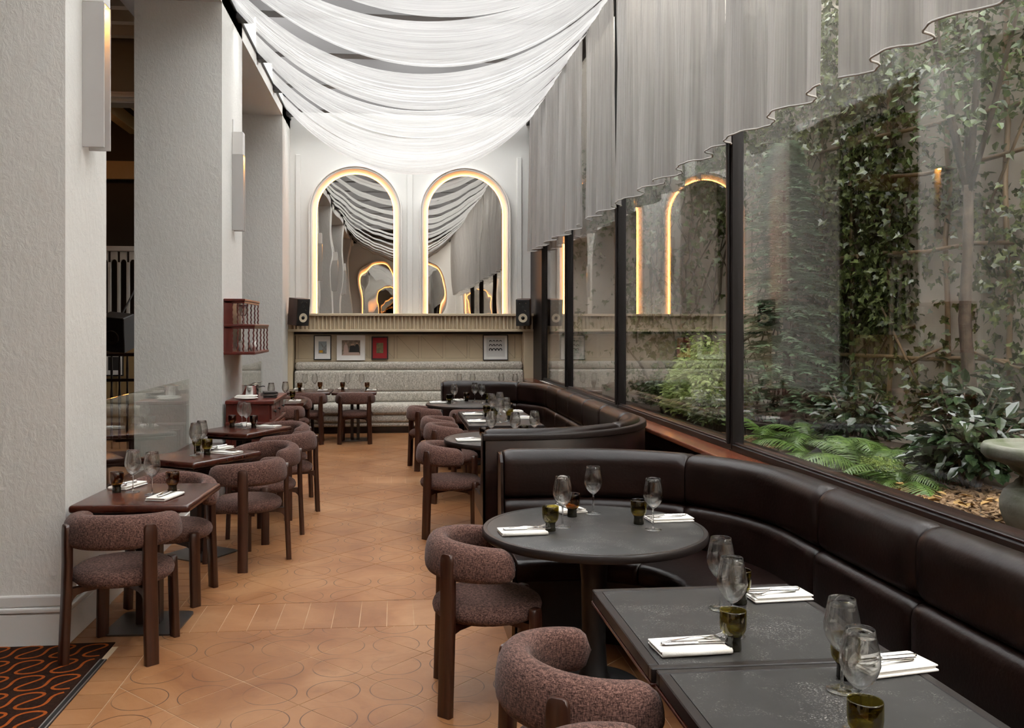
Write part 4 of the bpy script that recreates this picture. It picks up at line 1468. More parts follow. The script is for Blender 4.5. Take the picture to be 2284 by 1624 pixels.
def twist(z0, z1, M):
    rings = []
    n = 36
    for k in range(n + 1):
        z = z0 + (z1 - z0) * k / n
        a = k * 0.75
        rings.append([(0.0035 * math.cos(a) + 0.0075 * math.cos(q * PI / 4), 0.0035 * math.sin(a) + 0.0075 * math.sin(q * PI / 4), z) for q in range(8)])
    return MB().loft(rings, True, True, M)


for (z0, z1, xmax) in ((0.03, 0.263, 0.300), (0.31, 0.523, 0.200)):
    for x in ([0.085, 0.14, 0.195, 0.25, 0.297] if xmax > .25 else [0.085, 0.14, 0.195]):
        obj('spindle', twist(z0, z1, Tm(x, 0.017, 0)), 'redwood', rk, 60)
    for y in (0.25, 0.49, 0.73, 0.96):
        obj('spindle', twist(z0, z1, Tm(xmax - .003, y, 0)), 'redwood', rk, 60)

# ================================================================== THINGS ON THE TABLES
def wine_proto():
    t = thing('wine_glass', '', 'wine glass')
    out = [(0.0045, 0.098), (0.014, 0.103), (0.028, 0.116), (0.039, 0.134), (0.0455, 0.155), (0.0455, 0.172), (0.042, 0.195), (0.0365, 0.220), (0.0335, 0.238)]
    inn = [(r - .0011, z + .0012 if i < 3 else z) for i, (r, z) in enumerate(out)]
    inn[0] = (0.0, 0.1005)
    prof = [(0.0, 0.0965)] + out + [(0.0329, 0.2386)] + inn[::-1]
    obj('bowl', MB().lathe(prof, 32), 'wineglass', t, 180)
    obj('stem', MB().lathe([(0.0, 0.006), (0.008, 0.007), (0.0045, 0.018), (0.0036, 0.04), (0.0036, 0.08), (0.0048, 0.097), (0.0, 0.0975)], 12), 'wineglass', t, 180)
    obj('foot', MB().lathe([(0.0, 0.0), (0.0385, 0.0), (0.0395, 0.001), (0.0385, 0.0022), (0.02, 0.0035), (0.008, 0.0065), (0.0, 0.007)], 32), 'wineglass', t, 60)
    return t


def tumbler_proto(mat):
    t = thing('tumbler', '', 'glass')
    out = [(0.0, 0.040), (0.020, 0.0405), (0.030, 0.046), (0.0365, 0.058), (0.0385, 0.075), (0.0385, 0.112)]
    inn = [(0.0355, 0.1125), (0.0352, 0.075), (0.033, 0.061), (0.026, 0.052), (0.0, 0.050)]
    obj('cup', MB().lathe(out + [(0.0375, 0.1145), (0.0365, 0.1145)] + inn, 28), mat, t, 180)
    obj('foot', MB().lathe([(0.0, 0.0), (0.0235, 0.0), (0.0245, 0.002), (0.0235, 0.02), (0.0225, 0.034), (0.027, 0.0425), (0.0, 0.0425)], 24), 'amber_foot', t, 50)
    return t


def napkin_proto(spread):
    t = thing('napkin', '', 'napkin')
    w, d = (0.108, 0.058) if not spread else (0.085, 0.07)
    for k, (z0, z1, dx, dy) in enumerate(((0.0, 0.0068, 0, 0), (0.0062, 0.0125, .003, -.004), (0.0120, 0.0175, -.002, .003))):
        obj('fold', MB().rbox(-w + dx, w + dx - .004 * k, -d + dy, d + dy - .004 * k, z0, z1, 0.003, 3), 'linen', t, 60)
    obj('folded_edge', MB().tube([(-w + .002, -d + .002, 0.0085), (0, -d - .0012, 0.0088), (w - .004, -d + .001, 0.0085)], 0.0082, 10), 'linen', t, 180)
    return t


def bent(xs, zs, ws, th):
    rings = []
    for x, z, w in zip(xs, zs, ws):
        rings.append([(x, -w, z), (x, -w * .5, z + th), (x, w * .5, z + th), (x, w, z), (x, w * .5, z - th * .6), (x, -w * .5, z - th * .6)])
    return rings


def fork_proto():
    t = thing('fork', '', 'fork')
    xs = [-0.095, -0.092, -0.08, -0.05, -0.02, 0.01, 0.025, 0.035, 0.045, 0.052]
    zs = [0.004, 0.004, 0.0045, 0.006, 0.0085, 0.0085, 0.006, 0.0035, 0.0028, 0.003]
    ws = [0.003, 0.007, 0.0085, 0.0065, 0.004, 0.0035, 0.005, 0.010, 0.0118, 0.0118]
    obj('handle', MB().loft(bent(xs, zs, ws, 0.0016)), 'chrome', t, 60)
    for k in range(4):
        y = -0.0093 + k * 0.0062
        rings = []
        for x, z, w in ((0.050, 0.003, 0.0020), (0.07, 0.005, 0.0018), (0.09, 0.010, 0.0016), (0.098, 0.0135, 0.0008)):
            rings.append([(x, y - w, z - .0008), (x, y + w, z - .0008), (x, y + w, z + .0008), (x, y - w, z + .0008)])
        obj('tine', MB().loft(rings), 'chrome', t)
    return t


def knife_proto():
    t = thing('knife', '', 'knife')
    obj('handle', MB().loft(bent([-0.105, -0.102, -0.09, -0.05, -0.01, 0.0, 0.006], [0.0055] * 7, [0.003, 0.0075, 0.0088, 0.0078, 0.0062, 0.0075, 0.005], 0.0042)), 'steel', t, 60)
    blade = [(0.004, -0.005), (0.09, -0.0085), (0.112, -0.004), (0.117, 0.004), (0.10, 0.0065), (0.004, 0.005)]
    obj('blade', MB().prism(blade, 0.0045, 0.0062), 'chrome', t)
    return t


wine0 = wine_proto()
tum_o = tumbler_proto('amber')
tum_b = tumbler_proto('smoke')
nap0 = napkin_proto(False)
nap1 = napkin_proto(True)
fork0 = fork_proto()
knife0 = knife_proto()
used = {}
ZS = ZT + 0.0008


def put(proto, x, y, rz, label, group, z=ZS, tilt=None):
    o = proto if proto.name not in used else None
    if o is None:
        o = dup(proto, (x, y, z), rz, label, group)
    else:
        o.location = (x, y, z)
        o.rotation_euler = (0, 0, rz)
        tag(o, label, group=group)
    used[proto.name] = 1
    return o


def setting(tbl, wines, tumblers, napkins, group):
    """tbl: short phrase naming the table; every entry carries its own phrase"""
    for (x, y, ph) in wines:
        put(wine0, x, y, 0, 'empty wine glass %s' % ph, 'wine glasses')
    for (x, y, m, ph) in tumblers:
        put(tum_o if m == 'o' else tum_b, x, y, random.random() * 6, ('olive' if m == 'o' else 'brown') + ' glass tumbler on dark foot %s' % ph, 'footed tumblers')
    for (x, y, a, kind, ph) in napkins:
        a = R(a)
        put(nap1 if kind == 's' else nap0, x, y, a, 'folded white napkin %s' % ph, 'napkins')
        c, s = math.cos(a), math.sin(a)
        for (pr, off, fw, da) in ((fork0, 0.018, 0.028, R(6)), (knife0, -0.016, 0.012, R(-3))):
            put(pr, x - s * off + c * fw, y + c * off + s * fw, a + da, 'steel %s lying on the napkin %s' % ('fork' if pr is fork0 else 'knife', ph), 'cutlery', ZS + 0.0172)


setting('R1', [(0.78, 4.09, 'on near round table, closest to the left napkin'), (0.99, 4.37, 'on near round table, standing furthest back'), (1.19, 4.00, 'on near round table, by the napkin on the booth side')],
        [(0.71, 4.02, 'o', 'on near round table, aisle side'), (0.87, 4.31, 'b', 'on near round table behind the leftmost wine glass'), (1.155, 4.12, 'o', 'on near round table by the booth side napkin')],
        [(0.575, 3.99, 5, 'n', 'on near round table, aisle side'), (0.875, 4.455, -70, 's', 'on near round table, half hidden behind glasses'), (1.325, 4.19, 183, 'n', 'on near round table, booth side')], 0)
setting('S1', [(1.08, 2.85, 'on upper square slate table, behind'), (1.02, 2.60, 'on upper square slate table, in front of its twin')],
        [(0.98, 2.49, 'o', 'on upper square slate table, front'), (1.165, 2.90, 'o', 'on upper square slate table, back')],
        [(0.855, 2.505, 4, 'n', 'on upper square slate table, aisle side'), (1.32, 2.955, 184, 'n', 'on upper square slate table, booth side')], 0)
setting('S2', [(1.15, 2.18, 'on lowest square slate table, taller in view'), (1.075, 1.955, 'on lowest square slate table, nearest the camera')],
        [(1.20, 2.255, 'o', 'on lowest square slate table seen through wine glasses'), (1.035, 1.86, 'o', 'cut off by the bottom edge of the picture')],
        [(1.36, 2.31, 190, 'n', 'on lowest square slate table, booth side')], 0)
setting('R2', [(0.79, 7.32, 'on half hidden round table, aisle side'), (0.98, 7.23, 'on half hidden round table, in the middle'), (1.16, 7.34, 'on half hidden round table, booth side')],
        [(0.72, 7.24, 'b', 'on half hidden round table beside the booth panel'), (1.07, 7.36, 'o', 'on half hidden round table, only its rim showing')],
        [(0.60, 7.28, 4, 'n', 'on half hidden round table')], 0)
setting('S34', [(1.01, 9.29, 'on further square table of far booth, aisle side'), (1.12, 9.50, 'on further square table of far booth, window side'), (1.02, 8.66, 'on nearer square table of far booth, aisle side'), (1.10, 8.78, 'on nearer square table of far booth, window side')],
        [(0.95, 9.26, 'o', 'on further square table of far booth, beside the napkin'), (1.005, 9.00, 'o', 'on nearer square table of far booth, by the joint'), (1.15, 8.92, 'o', 'on nearer square table of far booth, window side')],
        [(0.82, 9.43, 3, 'n', 'on further square table of far booth, aisle side'), (0.81, 8.72, 3, 'n', 'on nearer square table of far booth, aisle side'), (1.29, 9.70, 183, 'n', 'on further square table of far booth, window side'), (1.28, 9.02, 183, 'n', 'on nearer square table of far booth, window side')], 0)
setting('R3', [(0.72, 10.95, 'on furthest round table, aisle side'), (0.99, 11.12, 'on furthest round table, tallest in view'), (1.06, 10.91, 'on furthest round table, booth side')],
        [(0.65, 10.86, 'o', 'on furthest round table beside the aisle napkin'), (0.89, 11.19, 'b', 'on furthest round table at the back'), (1.14, 10.99, 'o', 'on furthest round table, booth side')],
        [(0.52, 10.95, 4, 'n', 'on furthest round table, aisle side'), (0.82, 11.30, -75, 's', 'on furthest round table, at the back')], 0)
setting('T1', [(-1.50, 5.20, 'on nearest mahogany table, pillar side'), (-1.37, 5.11, 'on nearest mahogany table, aisle side')],
        [(-1.59, 5.20, 'b', 'on nearest mahogany table, pillar side'), (-1.275, 5.18, 'b', 'on nearest mahogany table, aisle side')],
        [(-1.575, 5.37, 252, 'n', 'on far side of the nearest mahogany table'), (-1.275, 5.01, 76, 'n', 'on near side of the nearest mahogany table')], 0)
setting('T2', [(-1.47, 6.64, 'on rotated mahogany table, nearer one'), (-1.46, 6.80, 'on rotated mahogany table, further one')],
        [(-1.395, 6.68, 'o', 'on rotated mahogany table, in front'), (-1.51, 6.88, 'o', 'on rotated mahogany table behind the wine glasses')],
        [(-1.265, 6.73, 150, 'n', 'on near side of the rotated mahogany table'), (-1.36, 6.98, 240, 's', 'on far side of the rotated mahogany table')], 0)
setting('T3', [(-1.46, 8.53, 'on mahogany table by the chest, further one'), (-1.39, 8.37, 'on mahogany table by the chest, nearer one')],
        [(-1.54, 8.47, 'b', 'on mahogany table by the chest, pillar side'), (-1.335, 8.44, 'b', 'on mahogany table by the chest, aisle side')],
        [(-1.205, 8.47, 156, 'n', 'on aisle side of the table by the chest'), (-1.47, 8.63, 245, 's', 'on pillar side of the table by the chest')], 0)
setting('T4', [(-1.43, 11.58, 'on chamfered table beyond the chest, aisle side'), (-1.58, 11.36, 'on chamfered table beyond the chest, wall side')],
        [(-1.345, 11.63, 'o', 'on chamfered table beyond the chest')],
        [(-1.29, 11.38, 90, 's', 'on chamfered table beyond the chest')], 0)
setting('T5', [(-1.37, 13.45, 'on first bench table, pillar side'), (-1.22, 13.38, 'on first bench table, aisle side')],
        [(-1.44, 13.36, 'b', 'on first bench table, pillar side'), (-1.15, 13.50, 'b', 'on first bench table, aisle side')],
        [(-1.47, 13.56, 270, 's', 'on first bench table, bench side'), (-1.10, 13.30, 90, 's', 'on first bench table, chair side')], 0)
setting('T6', [(-0.73, 13.38, 'on second bench table, pillar side'), (-0.52, 13.37, 'on second bench table, aisle side')],
        [(-0.81, 13.45, 'b', 'on second bench table, pillar side'), (-0.44, 13.38, 'b', 'on second bench table, aisle side')],
        [(-0.81, 13.58, 270, 's', 'on second bench table, bench side'), (-0.375, 13.26, 90, 's', 'on second bench table, chair side')], 0)
setting('T7', [(0.95, 13.32, 'on hidden bench table behind far booth, leftmost'), (1.15, 13.30, 'on hidden bench table behind far booth, second'), (1.59, 13.30, 'on hidden bench table behind far booth, third'), (1.79, 13.20, 'on hidden bench table behind far booth, nearest the windows')],
        [(0.86, 13.55, 'b', 'on hidden bench table behind far booth, pillar side'), (1.54, 13.55, 'b', 'on hidden bench table behind far booth, window side')], [], 0)

# ---- on the chest
cx, cyy, cz = -1.715, 9.06, 0.9455
bk = thing('ice_bucket', 'polished steel ice bucket with open lid on the red chest', 'bucket', (cx + 0.20, cyy + 0.30, cz))
obj('body', MB().lathe([(0.0, 0.0), (0.078, 0.0), (0.082, 0.004), (0.084, 0.13), (0.088, 0.134), (0.082, 0.136), (0.079, 0.13), (0.077, 0.008), (0.0, 0.006)], 36), 'chrome', bk, 50)
obj('lid', MB().lathe([(0.0, 0.012), (0.05, 0.009), (0.086, 0.0), (0.086, -0.003), (0.0, 0.004)], 32, Tm(0.03, 0.05, 0.15, 0, 0, R(-14))), 'chrome', bk, 50)
obj('handle', MB().tube([(0.084, 0, 0.115), (0.11, 0, 0.12), (0.13, 0.0, 0.125), (0.15, 0, 0.12)], 0.005, 8), 'black', bk, 180)
pl = thing('serving_plate', 'white plate under a folded cloth at the near end of the chest', 'plate', (cx + 0.19, cyy + 0.115, cz))
obj('dish', MB().lathe([(0.0, 0.0), (0.06, 0.0), (0.10, 0.010), (0.118, 0.016), (0.118, 0.019), (0.098, 0.014), (0.06, 0.005), (0.0, 0.005)], 36), 'paper', pl, 60)
fc = thing('folded_cloth', 'folded white cloth lying on the plate on the chest', 'cloth', (cx + 0.19, cyy + 0.115, cz + 0.0195))
obj('fold', MB().rbox(-0.115, 0.095, -0.05, 0.05, 0.0, 0.014, 0.006, 3), 'linen', fc, 180)
obj('fold', MB().rbox(-0.10, 0.11, -0.045, 0.045, 0.014, 0.026, 0.006, 3), 'linen', fc, 180)
for k, (dx, dy, rz, lab) in enumerate(((0.385, 0.42, 8, 'black leather bill folder at the bottom of the stack on the chest'), (0.38, 0.425, -6, 'black leather bill folder in the middle of the stack on the chest'), (0.385, 0.42, 14, 'black leather bill folder on top of the stack on the chest'))):
    bf = thing('bill_folder', lab, 'folder', (cx + dx, cyy + dy, cz + k * 0.020), R(rz), 'bill folders')
    obj('cover', MB().rbox(-0.07, 0.07, -0.11, 0.11, 0.0, 0.006, 0.002, 1), 'leather_cap', bf)
    obj('cover', MB().rbox(-0.07, 0.07, -0.11, 0.11, 0.013, 0.0185, 0.002, 1), 'leather_cap', bf)
    obj('pages', MB().box(-0.062, 0.066, -0.105, 0.105, 0.006, 0.013), 'paper' if k == 1 else 'black', bf)
ty = tag(obj('pen', MB().tube([(cx + .30, cyy + .62, cz + .006), (cx + .44, cyy + .60, cz + .006)], 0.005, 8), 'black'), 'black pen lying on the chest behind the folders', 'pen')

# ---- in the wall rack
for k, (y, lab) in enumerate(((0.10, 'clear champagne flute on the upper tier of the wall rack, near end'), (0.17, 'clear champagne flute on the upper tier of the wall rack, middle'), (0.24, 'clear champagne flute on the upper tier of the wall rack, far end'))):
    fl = thing('champagne_flute', lab, 'glass', (XL + 0.14 + 0.015 * k, 9.13 + y, 1.405 + 0.3105), 0, 'champagne flutes')
    obj('bowl', MB().lathe([(0.0, 0.085), (0.012, 0.09), (0.024, 0.115), (0.028, 0.15), (0.025, 0.205), (0.0243, 0.205), (0.0272, 0.15), (0.023, 0.117), (0.0, 0.09)], 20), 'wineglass', fl, 180)
    obj('stem', MB().lathe([(0.0, 0.0), (0.03, 0.0), (0.03, 0.002), (0.005, 0.006), (0.003, 0.05), (0.004, 0.0855), (0.0, 0.086)], 16), 'wineglass', fl, 60)
for k, (x, y, lab) in enumerate(((0.14, 0.20, 'white china sugar bowl in the lower tier of the wall rack'), (0.235, 0.36, 'white china teapot with lid in the lower tier of the wall rack'))):
    bw = thing('china_bowl', lab, 'bowl', (XL + x, 9.13 + y, 1.405 + 0.0305), 0, 'china in the wall rack')
    obj('body', MB().lathe([(0.0, 0.0), (0.028, 0.0), (0.026, 0.012), (0.045, 0.03), (0.052, 0.055), (0.046, 0.082), (0.040, 0.09), (0.036, 0.088), (0.044, 0.055), (0.0, 0.02)], 24), 'paper', bw, 180)
    obj('lid', MB().lathe([(0.042, 0.09), (0.03, 0.103), (0.01, 0.11), (0.010, 0.12), (0.0, 0.125)], 20), 'paper', bw, 60)

# ================================================================== THE COURTYARD
ZG = 0.74
gd = Vector((-0.261, 0.965, 0)).normalized()       # along the courtyard wall, away from the camera
gn = Vector((-gd.y, gd.x, 0))                       # towards the windows


def wall_pt(y, z, off=0.0):
    x = 5.945 - 0.27 * y
    return Vector((x, y, z)) + gn * off


wp = [wall_pt(-6.0, 0), wall_pt(13.0, 0)]
struct('wall_garden', MB().prism([(wp[0].x, wp[0].y), (wp[0].x + .25, wp[0].y), (wp[1].x + .25, wp[1].y), (wp[1].x, wp[1].y)], 0, 6.3), 'gwall', label='pale rendered courtyard wall behind the ivy')
struct('wall_garden_end', MB().box(2.40, 8.0, -6.4, -6.15, 0, 6.3), 'gwall', label='pale courtyard end wall')
struct('wall_garden_far', MB().box(2.40, 3.4, 12.9, 14.9, 0, 6.3), 'gwall', label='pale courtyard wall at the far corner')
struct('ground', MB().box(2.40, 8.0, -6.15, 14.9, 0.3, ZG), 'soil', label='dark planting soil of the courtyard')


class Leaves:
    """many small leaves collected into one mesh"""
    def __init__(self):
        self.v, self.f = [], []

    def leaf(self, p, d, n, L, W, kind='ovate', fold=0.18):
        d = d.normalized()
        s = d.cross(n)
        if s.length < 1e-4:
            return
        s.normalize()
        n = s.cross(d)
        o = len(self.v)
        if kind == 'ivy':
            pr = [(0, 0), (-.12, .42), (.28, .55), (.38, .26), (1.0, 0), (.38, -.26), (.28, -.55), (-.12, -.42)]
            for (a, b) in pr:
                q = p + d * (a * L) + s * (b * W) + n * (abs(b) * W * fold)
                self.v.append((q.x, q.y, q.z))
            self.f += [(o, o + 1, o + 2, o + 3, o + 4), (o, o + 4, o + 5, o + 6, o + 7)]
        elif kind == 'needle':
            for (a, b, c) in ((0, -.5, 0), (0, .5, 0), (.7, .4, -.06), (1, 0, -.15), (.7, -.4, -.06)):
                q = p + d * (a * L) + s * (b * W) + n * (c * L)
                self.v.append((q.x, q.y, q.z))
            self.f.append((o, o + 1, o + 2, o + 3, o + 4))
        else:
            pr = [(0, 0, 0), (.35, .5, .1), (.75, .36, .02), (1, 0, -.1), (.75, -.36, .02), (.35, -.5, .1)]
            for (a, b, c) in pr:
                q = p + d * (a * L) + s * (b * W) + n * (abs(b) * W * fold + c * L * .6)
                self.v.append((q.x, q.y, q.z))
            self.f += [(o, o + 1, o + 2, o + 3), (o, o + 3, o + 4, o + 5)]

    def build(self, name, mat, parent=None, smooth=None):
        mb = MB()
        mb.v, mb.f = self.v, self.f
        return obj(name, mb, mat, parent, smooth, fix=False)


def rnd(a, b):
    return random.uniform(a, b)


def gauss(m, s):
    return random.gauss(m, s)


# ---- ivy on the courtyard wall
ivy = thing('climbing_ivy', 'dense dark climbing ivy covering the courtyard wall', 'ivy', tuple(wall_pt(7.6, ZG)))
inv = Vector(ivy.location)


def ivy_patch(L, boxes, size):
    for (y0, y1, z0, z1, n, dep) in boxes:
        nc = max(3, n // 70)
        cs = [(rnd(y0, y1), rnd(z0, z1)) for _ in range(nc)]
        for _ in range(n):
            if random.random() < 0.72:
                c_ = random.choice(cs)
                y, z = gauss(c_[0], 0.14), gauss(c_[1], 0.17)
            else:
                y, z = rnd(y0, y1), rnd(z0, z1)
            p = wall_pt(y, z, 0.02 + dep * random.random() ** 1.6) - inv
            nn = (gn + Vector((gauss(0, .45), gauss(0, .45), gauss(.35, .4)))).normalized()
            d = Vector((gauss(0, .6), gauss(0, .6), gauss(-.7, .5)))
            s_ = rnd(.7, 1.25) * size
            L.leaf(p, d, nn, s_, s_ * .95, 'ivy')


L1 = Leaves()
ivy_patch(L1, [(6.75, 8.9, 2.75, 4.8, 3800, 0.30), (6.9, 8.0, 1.5, 2.9, 1500, 0.22), (6.6, 7.1, 1.6, 3.0, 700, .15), (5.2, 6.7, 3.45, 4.8, 1300, .35),
               (5.0, 6.05, 1.0, 2.65, 1300, .25), (6.1, 6.6, 2.0, 2.9, 250, .12), (4.2, 5.2, 1.0, 4.5, 900, .2), (6.2, 7.2, 0.9, 1.5, 350, .15)], 0.062)
tag(L1.build('foliage', 'ivy', ivy), kind='stuff')
vines = []
for k in range(26):
    y, z = rnd(6.7, 8.6), ZG
    pts = []
    for q in range(14):
        p = wall_pt(y, z, 0.03 + 0.03 * math.sin(q)) - inv
        pts.append(tuple(p))
        y += gauss(0, .09)
        z += rnd(.12, .32)
    obj('stem', MB().tube(pts, [rnd(.006, .012) * (1 - .05 * q) for q in range(14)], 6), 'bark', ivy, 180)
cr = thing('creeper', 'twiggy creeper climbing the courtyard wall behind the middle window', 'creeper', tuple(wall_pt(10.0, ZG)))
inv = Vector(cr.location)
L2 = Leaves()
ivy_patch(L2, [(8.9, 10.6, 1.3, 4.6, 1800, 0.35), (10.4, 12.4, 0.9, 4.2, 900, 0.2)], 0.07)
tag(L2.build('foliage', 'ivy2', cr), kind='stuff')
for k in range(20):
    y, z = rnd(8.7, 10.8), rnd(ZG, 2.0)
    pts = []
    dy = gauss(0, .12)
    for q in range(12):
        pts.append(tuple(wall_pt(y, z, 0.05 + 0.08 * random.random()) - inv))
        dy = dy * .8 + gauss(0, .06)
        y += dy
        z += rnd(.08, .3)
    obj('stem', MB().tube(pts, [rnd(.008, .018) * (1 - .06 * q) for q in range(12)], 6), 'bark', cr, 180)

# ---- cane trellis
tr = thing('cane_trellis', 'rustic cane trellis against the courtyard wall', 'trellis', tuple(wall_pt(6.2, ZG)))
inv = Vector(tr.location)
for z in (3.25, 2.90, 2.28, 1.45):
    pts = [tuple(wall_pt(4.0 + k * .42, z + gauss(0, .012), 0.075) - inv) for k in range(10)]
    obj('cane', MB().tube(pts, 0.017, 8), 'cane', tr, 180)
for y in (4.6, 5.2, 5.86, 6.35, 6.9, 7.3, 7.65):
    pts = [tuple(wall_pt(y + gauss(0, .012), ZG + k * .4, 0.05) - inv) for k in range(9)]
    obj('cane', MB().tube(pts, 0.020, 8), 'cane', tr, 180)
for (y0, z0, y1, z1) in ((6.0, 2.5, 5.4, 3.7), (6.5, 1.1, 7.2, 2.3), (6.3, 1.55, 6.8, 1.3), (5.2, 1.2, 6.1, 1.5)):
    obj('cane', MB().tube([tuple(wall_pt(y0, z0, .09) - inv), tuple(wall_pt((y0 + y1) / 2, (z0 + z1) / 2 + .02, .1) - inv), tuple(wall_pt(y1, z1, .09) - inv)], 0.011, 7), 'cane', tr, 180)

# ---- small tree
tp = wall_pt(5.95, ZG, 0.32)
tree = thing('courtyard_tree', 'slender forked tree in front of the courtyard wall', 'tree', tuple(tp))
obj('trunk', MB().tube([(0, 0, -.02), (0.02, .01, .5), (-.01, .03, 1.0), (.01, .02, 1.5), (0, 0, 1.95)], [.052, .046, .040, .036, .032], 10), 'bark', tree, 180)
ends = []
for (dx, dy, dz, r_) in ((-.10, .38, 1.9, .028), (.06, -.12, 2.2, .026), (.05, -.55, 1.7, .020), (-.2, .12, 1.5, .018)):
    mid = (dx * .35, dy * .45, 1.95 + dz * .3)
    e = (dx, dy, 1.95 + dz)
    obj('branch', MB().tube([(0, 0, 1.88), mid, (dx * .7, dy * .8, 1.95 + dz * .62), e], [r_, r_ * .85, r_ * .6, r_ * .25], 8), 'bark', tree, 180)
    ends += [mid, (dx * .7, dy * .8, 1.95 + dz * .62), e]
obj('second_trunk', MB().tube([(.10, .14, -.02), (.11, .15, .8), (.08, .14, 1.7), (.10, .16, 2.6), (.02, .2, 3.4)], [.024, .022, .019, .016, .008], 8), 'bark', tree, 180)
L3 = Leaves()
for e in ends:
    for _ in range(120):
        p = Vector(e) + Vector((gauss(0, .2), gauss(0, .28), gauss(.1, .22)))
        L3.leaf(p, Vector((gauss(0, 1), gauss(0, 1), gauss(-.5, .6))), Vector((gauss(-.3, .4), gauss(-.3, .4), 1)), rnd(.05, .085), rnd(.035, .05))
tag(L3.build('crown', 'ivy2', tree), kind='stuff')

# ---- yew-like conifer
cf = thing('conifer_shrub', 'tall soft green conifer between the window mullion and the ivy', 'conifer', (3.45, 7.55, ZG))
obj('trunk', MB().tube([(0, 0, -.02), (.02, 0, .8), (0, .02, 1.6), (0, 0, 2.5)], [.04, .032, .022, .008], 8), 'bark', cf, 180)
L4 = Leaves()
for b in range(430):
    z = 0.15 + 2.45 * (b / 430.0)
    a = b * 2.399
    rr = (0.44 * (1 - (z / 2.75) ** 2.2) + 0.08) * rnd(.75, 1.1)
    d = Vector((math.cos(a), math.sin(a), rnd(-.1, .28)))
    base = Vector((0, 0, z))
    for q in range(11):
        t_ = .25 + .75 * q / 10
        p = base + d * (rr * t_) + Vector((0, 0, -.10 * t_ * t_))
        side = Vector((-d.y, d.x, 0))
        for sg in (-1, 1):
            dd = d * .7 + side * sg * .8 + Vector((0, 0, gauss(-.05, .15)))
            L4.leaf(p, dd, Vector((gauss(0, .25), gauss(0, .25), 1)), rnd(.06, .11) * (1.15 - .4 * t_), .028, 'needle')
tag(L4.build('foliage', 'fir', cf), kind='stuff')


# ---- bushes
def bushy(name, label, cat, loc, rx, ry, rz, n, mat, size, kind='ovate', stems=6):
    t = thing(name, label, cat, loc)
    L = Leaves()
    for _ in range(n):
        while True:
            v = Vector((rnd(-1, 1), rnd(-1, 1), rnd(0, 1)))
            if .35 < v.length < 1:
                break
        v = v * (0.75 + .25 * random.random())
        lump = 1 + .18 * math.sin(5 * v.x + 3 * v.y) * math.cos(4 * v.z + v.x * 3)
        p = Vector((v.x * rx, v.y * ry, .12 + v.z * rz)) * lump
        d = Vector((v.x, v.y, rnd(-.5, .3))) + Vector((gauss(0, .4), gauss(0, .4), 0))
        L.leaf(p, d, Vector((gauss(0, .3) + v.x * .4, gauss(0, .3) + v.y * .4, 1)), size * rnd(.7, 1.25), size * rnd(.45, .6), kind)
    tag(L.build('foliage', mat, t), kind='stuff')
    for k in range(stems):
        a = k * 2.4
        obj('stem', MB().tube([(0.03 * math.cos(a), .03 * math.sin(a), -.02), (.3 * rx * math.cos(a), .3 * ry * math.sin(a), rz * .5), (.6 * rx * math.cos(a), .6 * ry * math.sin(a), rz * .9)], [.012, .009, .004], 6), 'bark', t, 180)
    return t


bushy('light_green_bush', 'rounded light green bush behind the middle window', 'bush', (3.00, 8.35, ZG), .40, .80, .74, 6500, 'bush', .058)
bushy('low_hedge', 'low dark green bush at the foot of the light green bush', 'bush', (2.92, 9.35, ZG), .30, .45, .38, 1200, 'ivy2', .06)
bushy('low_hedge', 'low dark green bush in front of the light green bush', 'bush', (2.78, 7.55, ZG), .20, .30, .30, 700, 'ivy2', .055)
bushy('laurel_shrub', 'glossy dark leaved shrub beside the stone urn', 'shrub', (3.35, 4.85, ZG), .34, .34, .42, 520, 'shrub', .105)
bushy('laurel_shrub', 'glossy dark leaved shrub under the forked tree', 'shrub', (3.72, 5.45, ZG), .34, .40, .62, 620, 'shrub', .095)
bushy('laurel_shrub', 'glossy dark leaved shrub behind the ferns', 'shrub', (3.45, 6.35, ZG), .32, .34, .50, 480, 'shrub', .09)
bushy('moss_clump', 'bright green moss clump at the edge of the bark chips', 'moss', (2.86, 4.98, ZG), .10, .16, .05, 500, 'moss', .016, stems=0)


# ---- ferns: every frond a mesh of its own
def frond_mesh(Lf, droop, seed):
    rs = random.Random(seed)
    mb = MB()
    n = 26
    pts = []
    for k in range(n + 1):
        t_ = k / n
        pts.append(Vector((Lf * t_ * (1 - .15 * t_), 0, Lf * (.75 * t_ - droop * t_ * t_))))
    mb.tube([tuple(p) for p in pts], [.004 * (1 - .8 * k / n) + .0006 for k in range(n + 1)], 5)
    for k in range(3, n):
        t_ = k / n
        ln = Lf * .27 * math.sin(PI * min(1, t_ * .86 + .10)) ** .8 * (1.1 - .5 * t_)
        tan = (pts[k + 1] - pts[k - 1]).normalized()
        for sg in (-1, 1):
            d = (Vector((0, sg, 0)) + tan * .38 + Vector((0, 0, -.18 + rs.uniform(-.08, .08)))).normalized()
            wv = tan * (Lf * .017)
            p = pts[k]
            teeth = 6
            up = Vector((0, 0, 1))
            vs = [tuple(p - wv * .6), tuple(p + wv * .6)]
            row = []
            for q in range(1, teeth + 1):
                s_ = q / teeth
                w_ = wv * (1.0 - .85 * s_) * (1.25 if q % 2 else .75)
                c_ = p + d * (ln * s_) - up * (ln * .18 * s_ * s_)
                row.append((tuple(c_ - w_), tuple(c_ + w_)))
            allv = vs[:]
            for a_, b_ in row:
                allv += [a_, b_]
            fs = [(2 * q, 2 * q + 1, 2 * q + 3, 2 * q + 2) for q in range(teeth)]
            mb.add(allv, fs)
    me = mb.mesh('frond')
    me.materials.append(MAT['fern'])
    return me


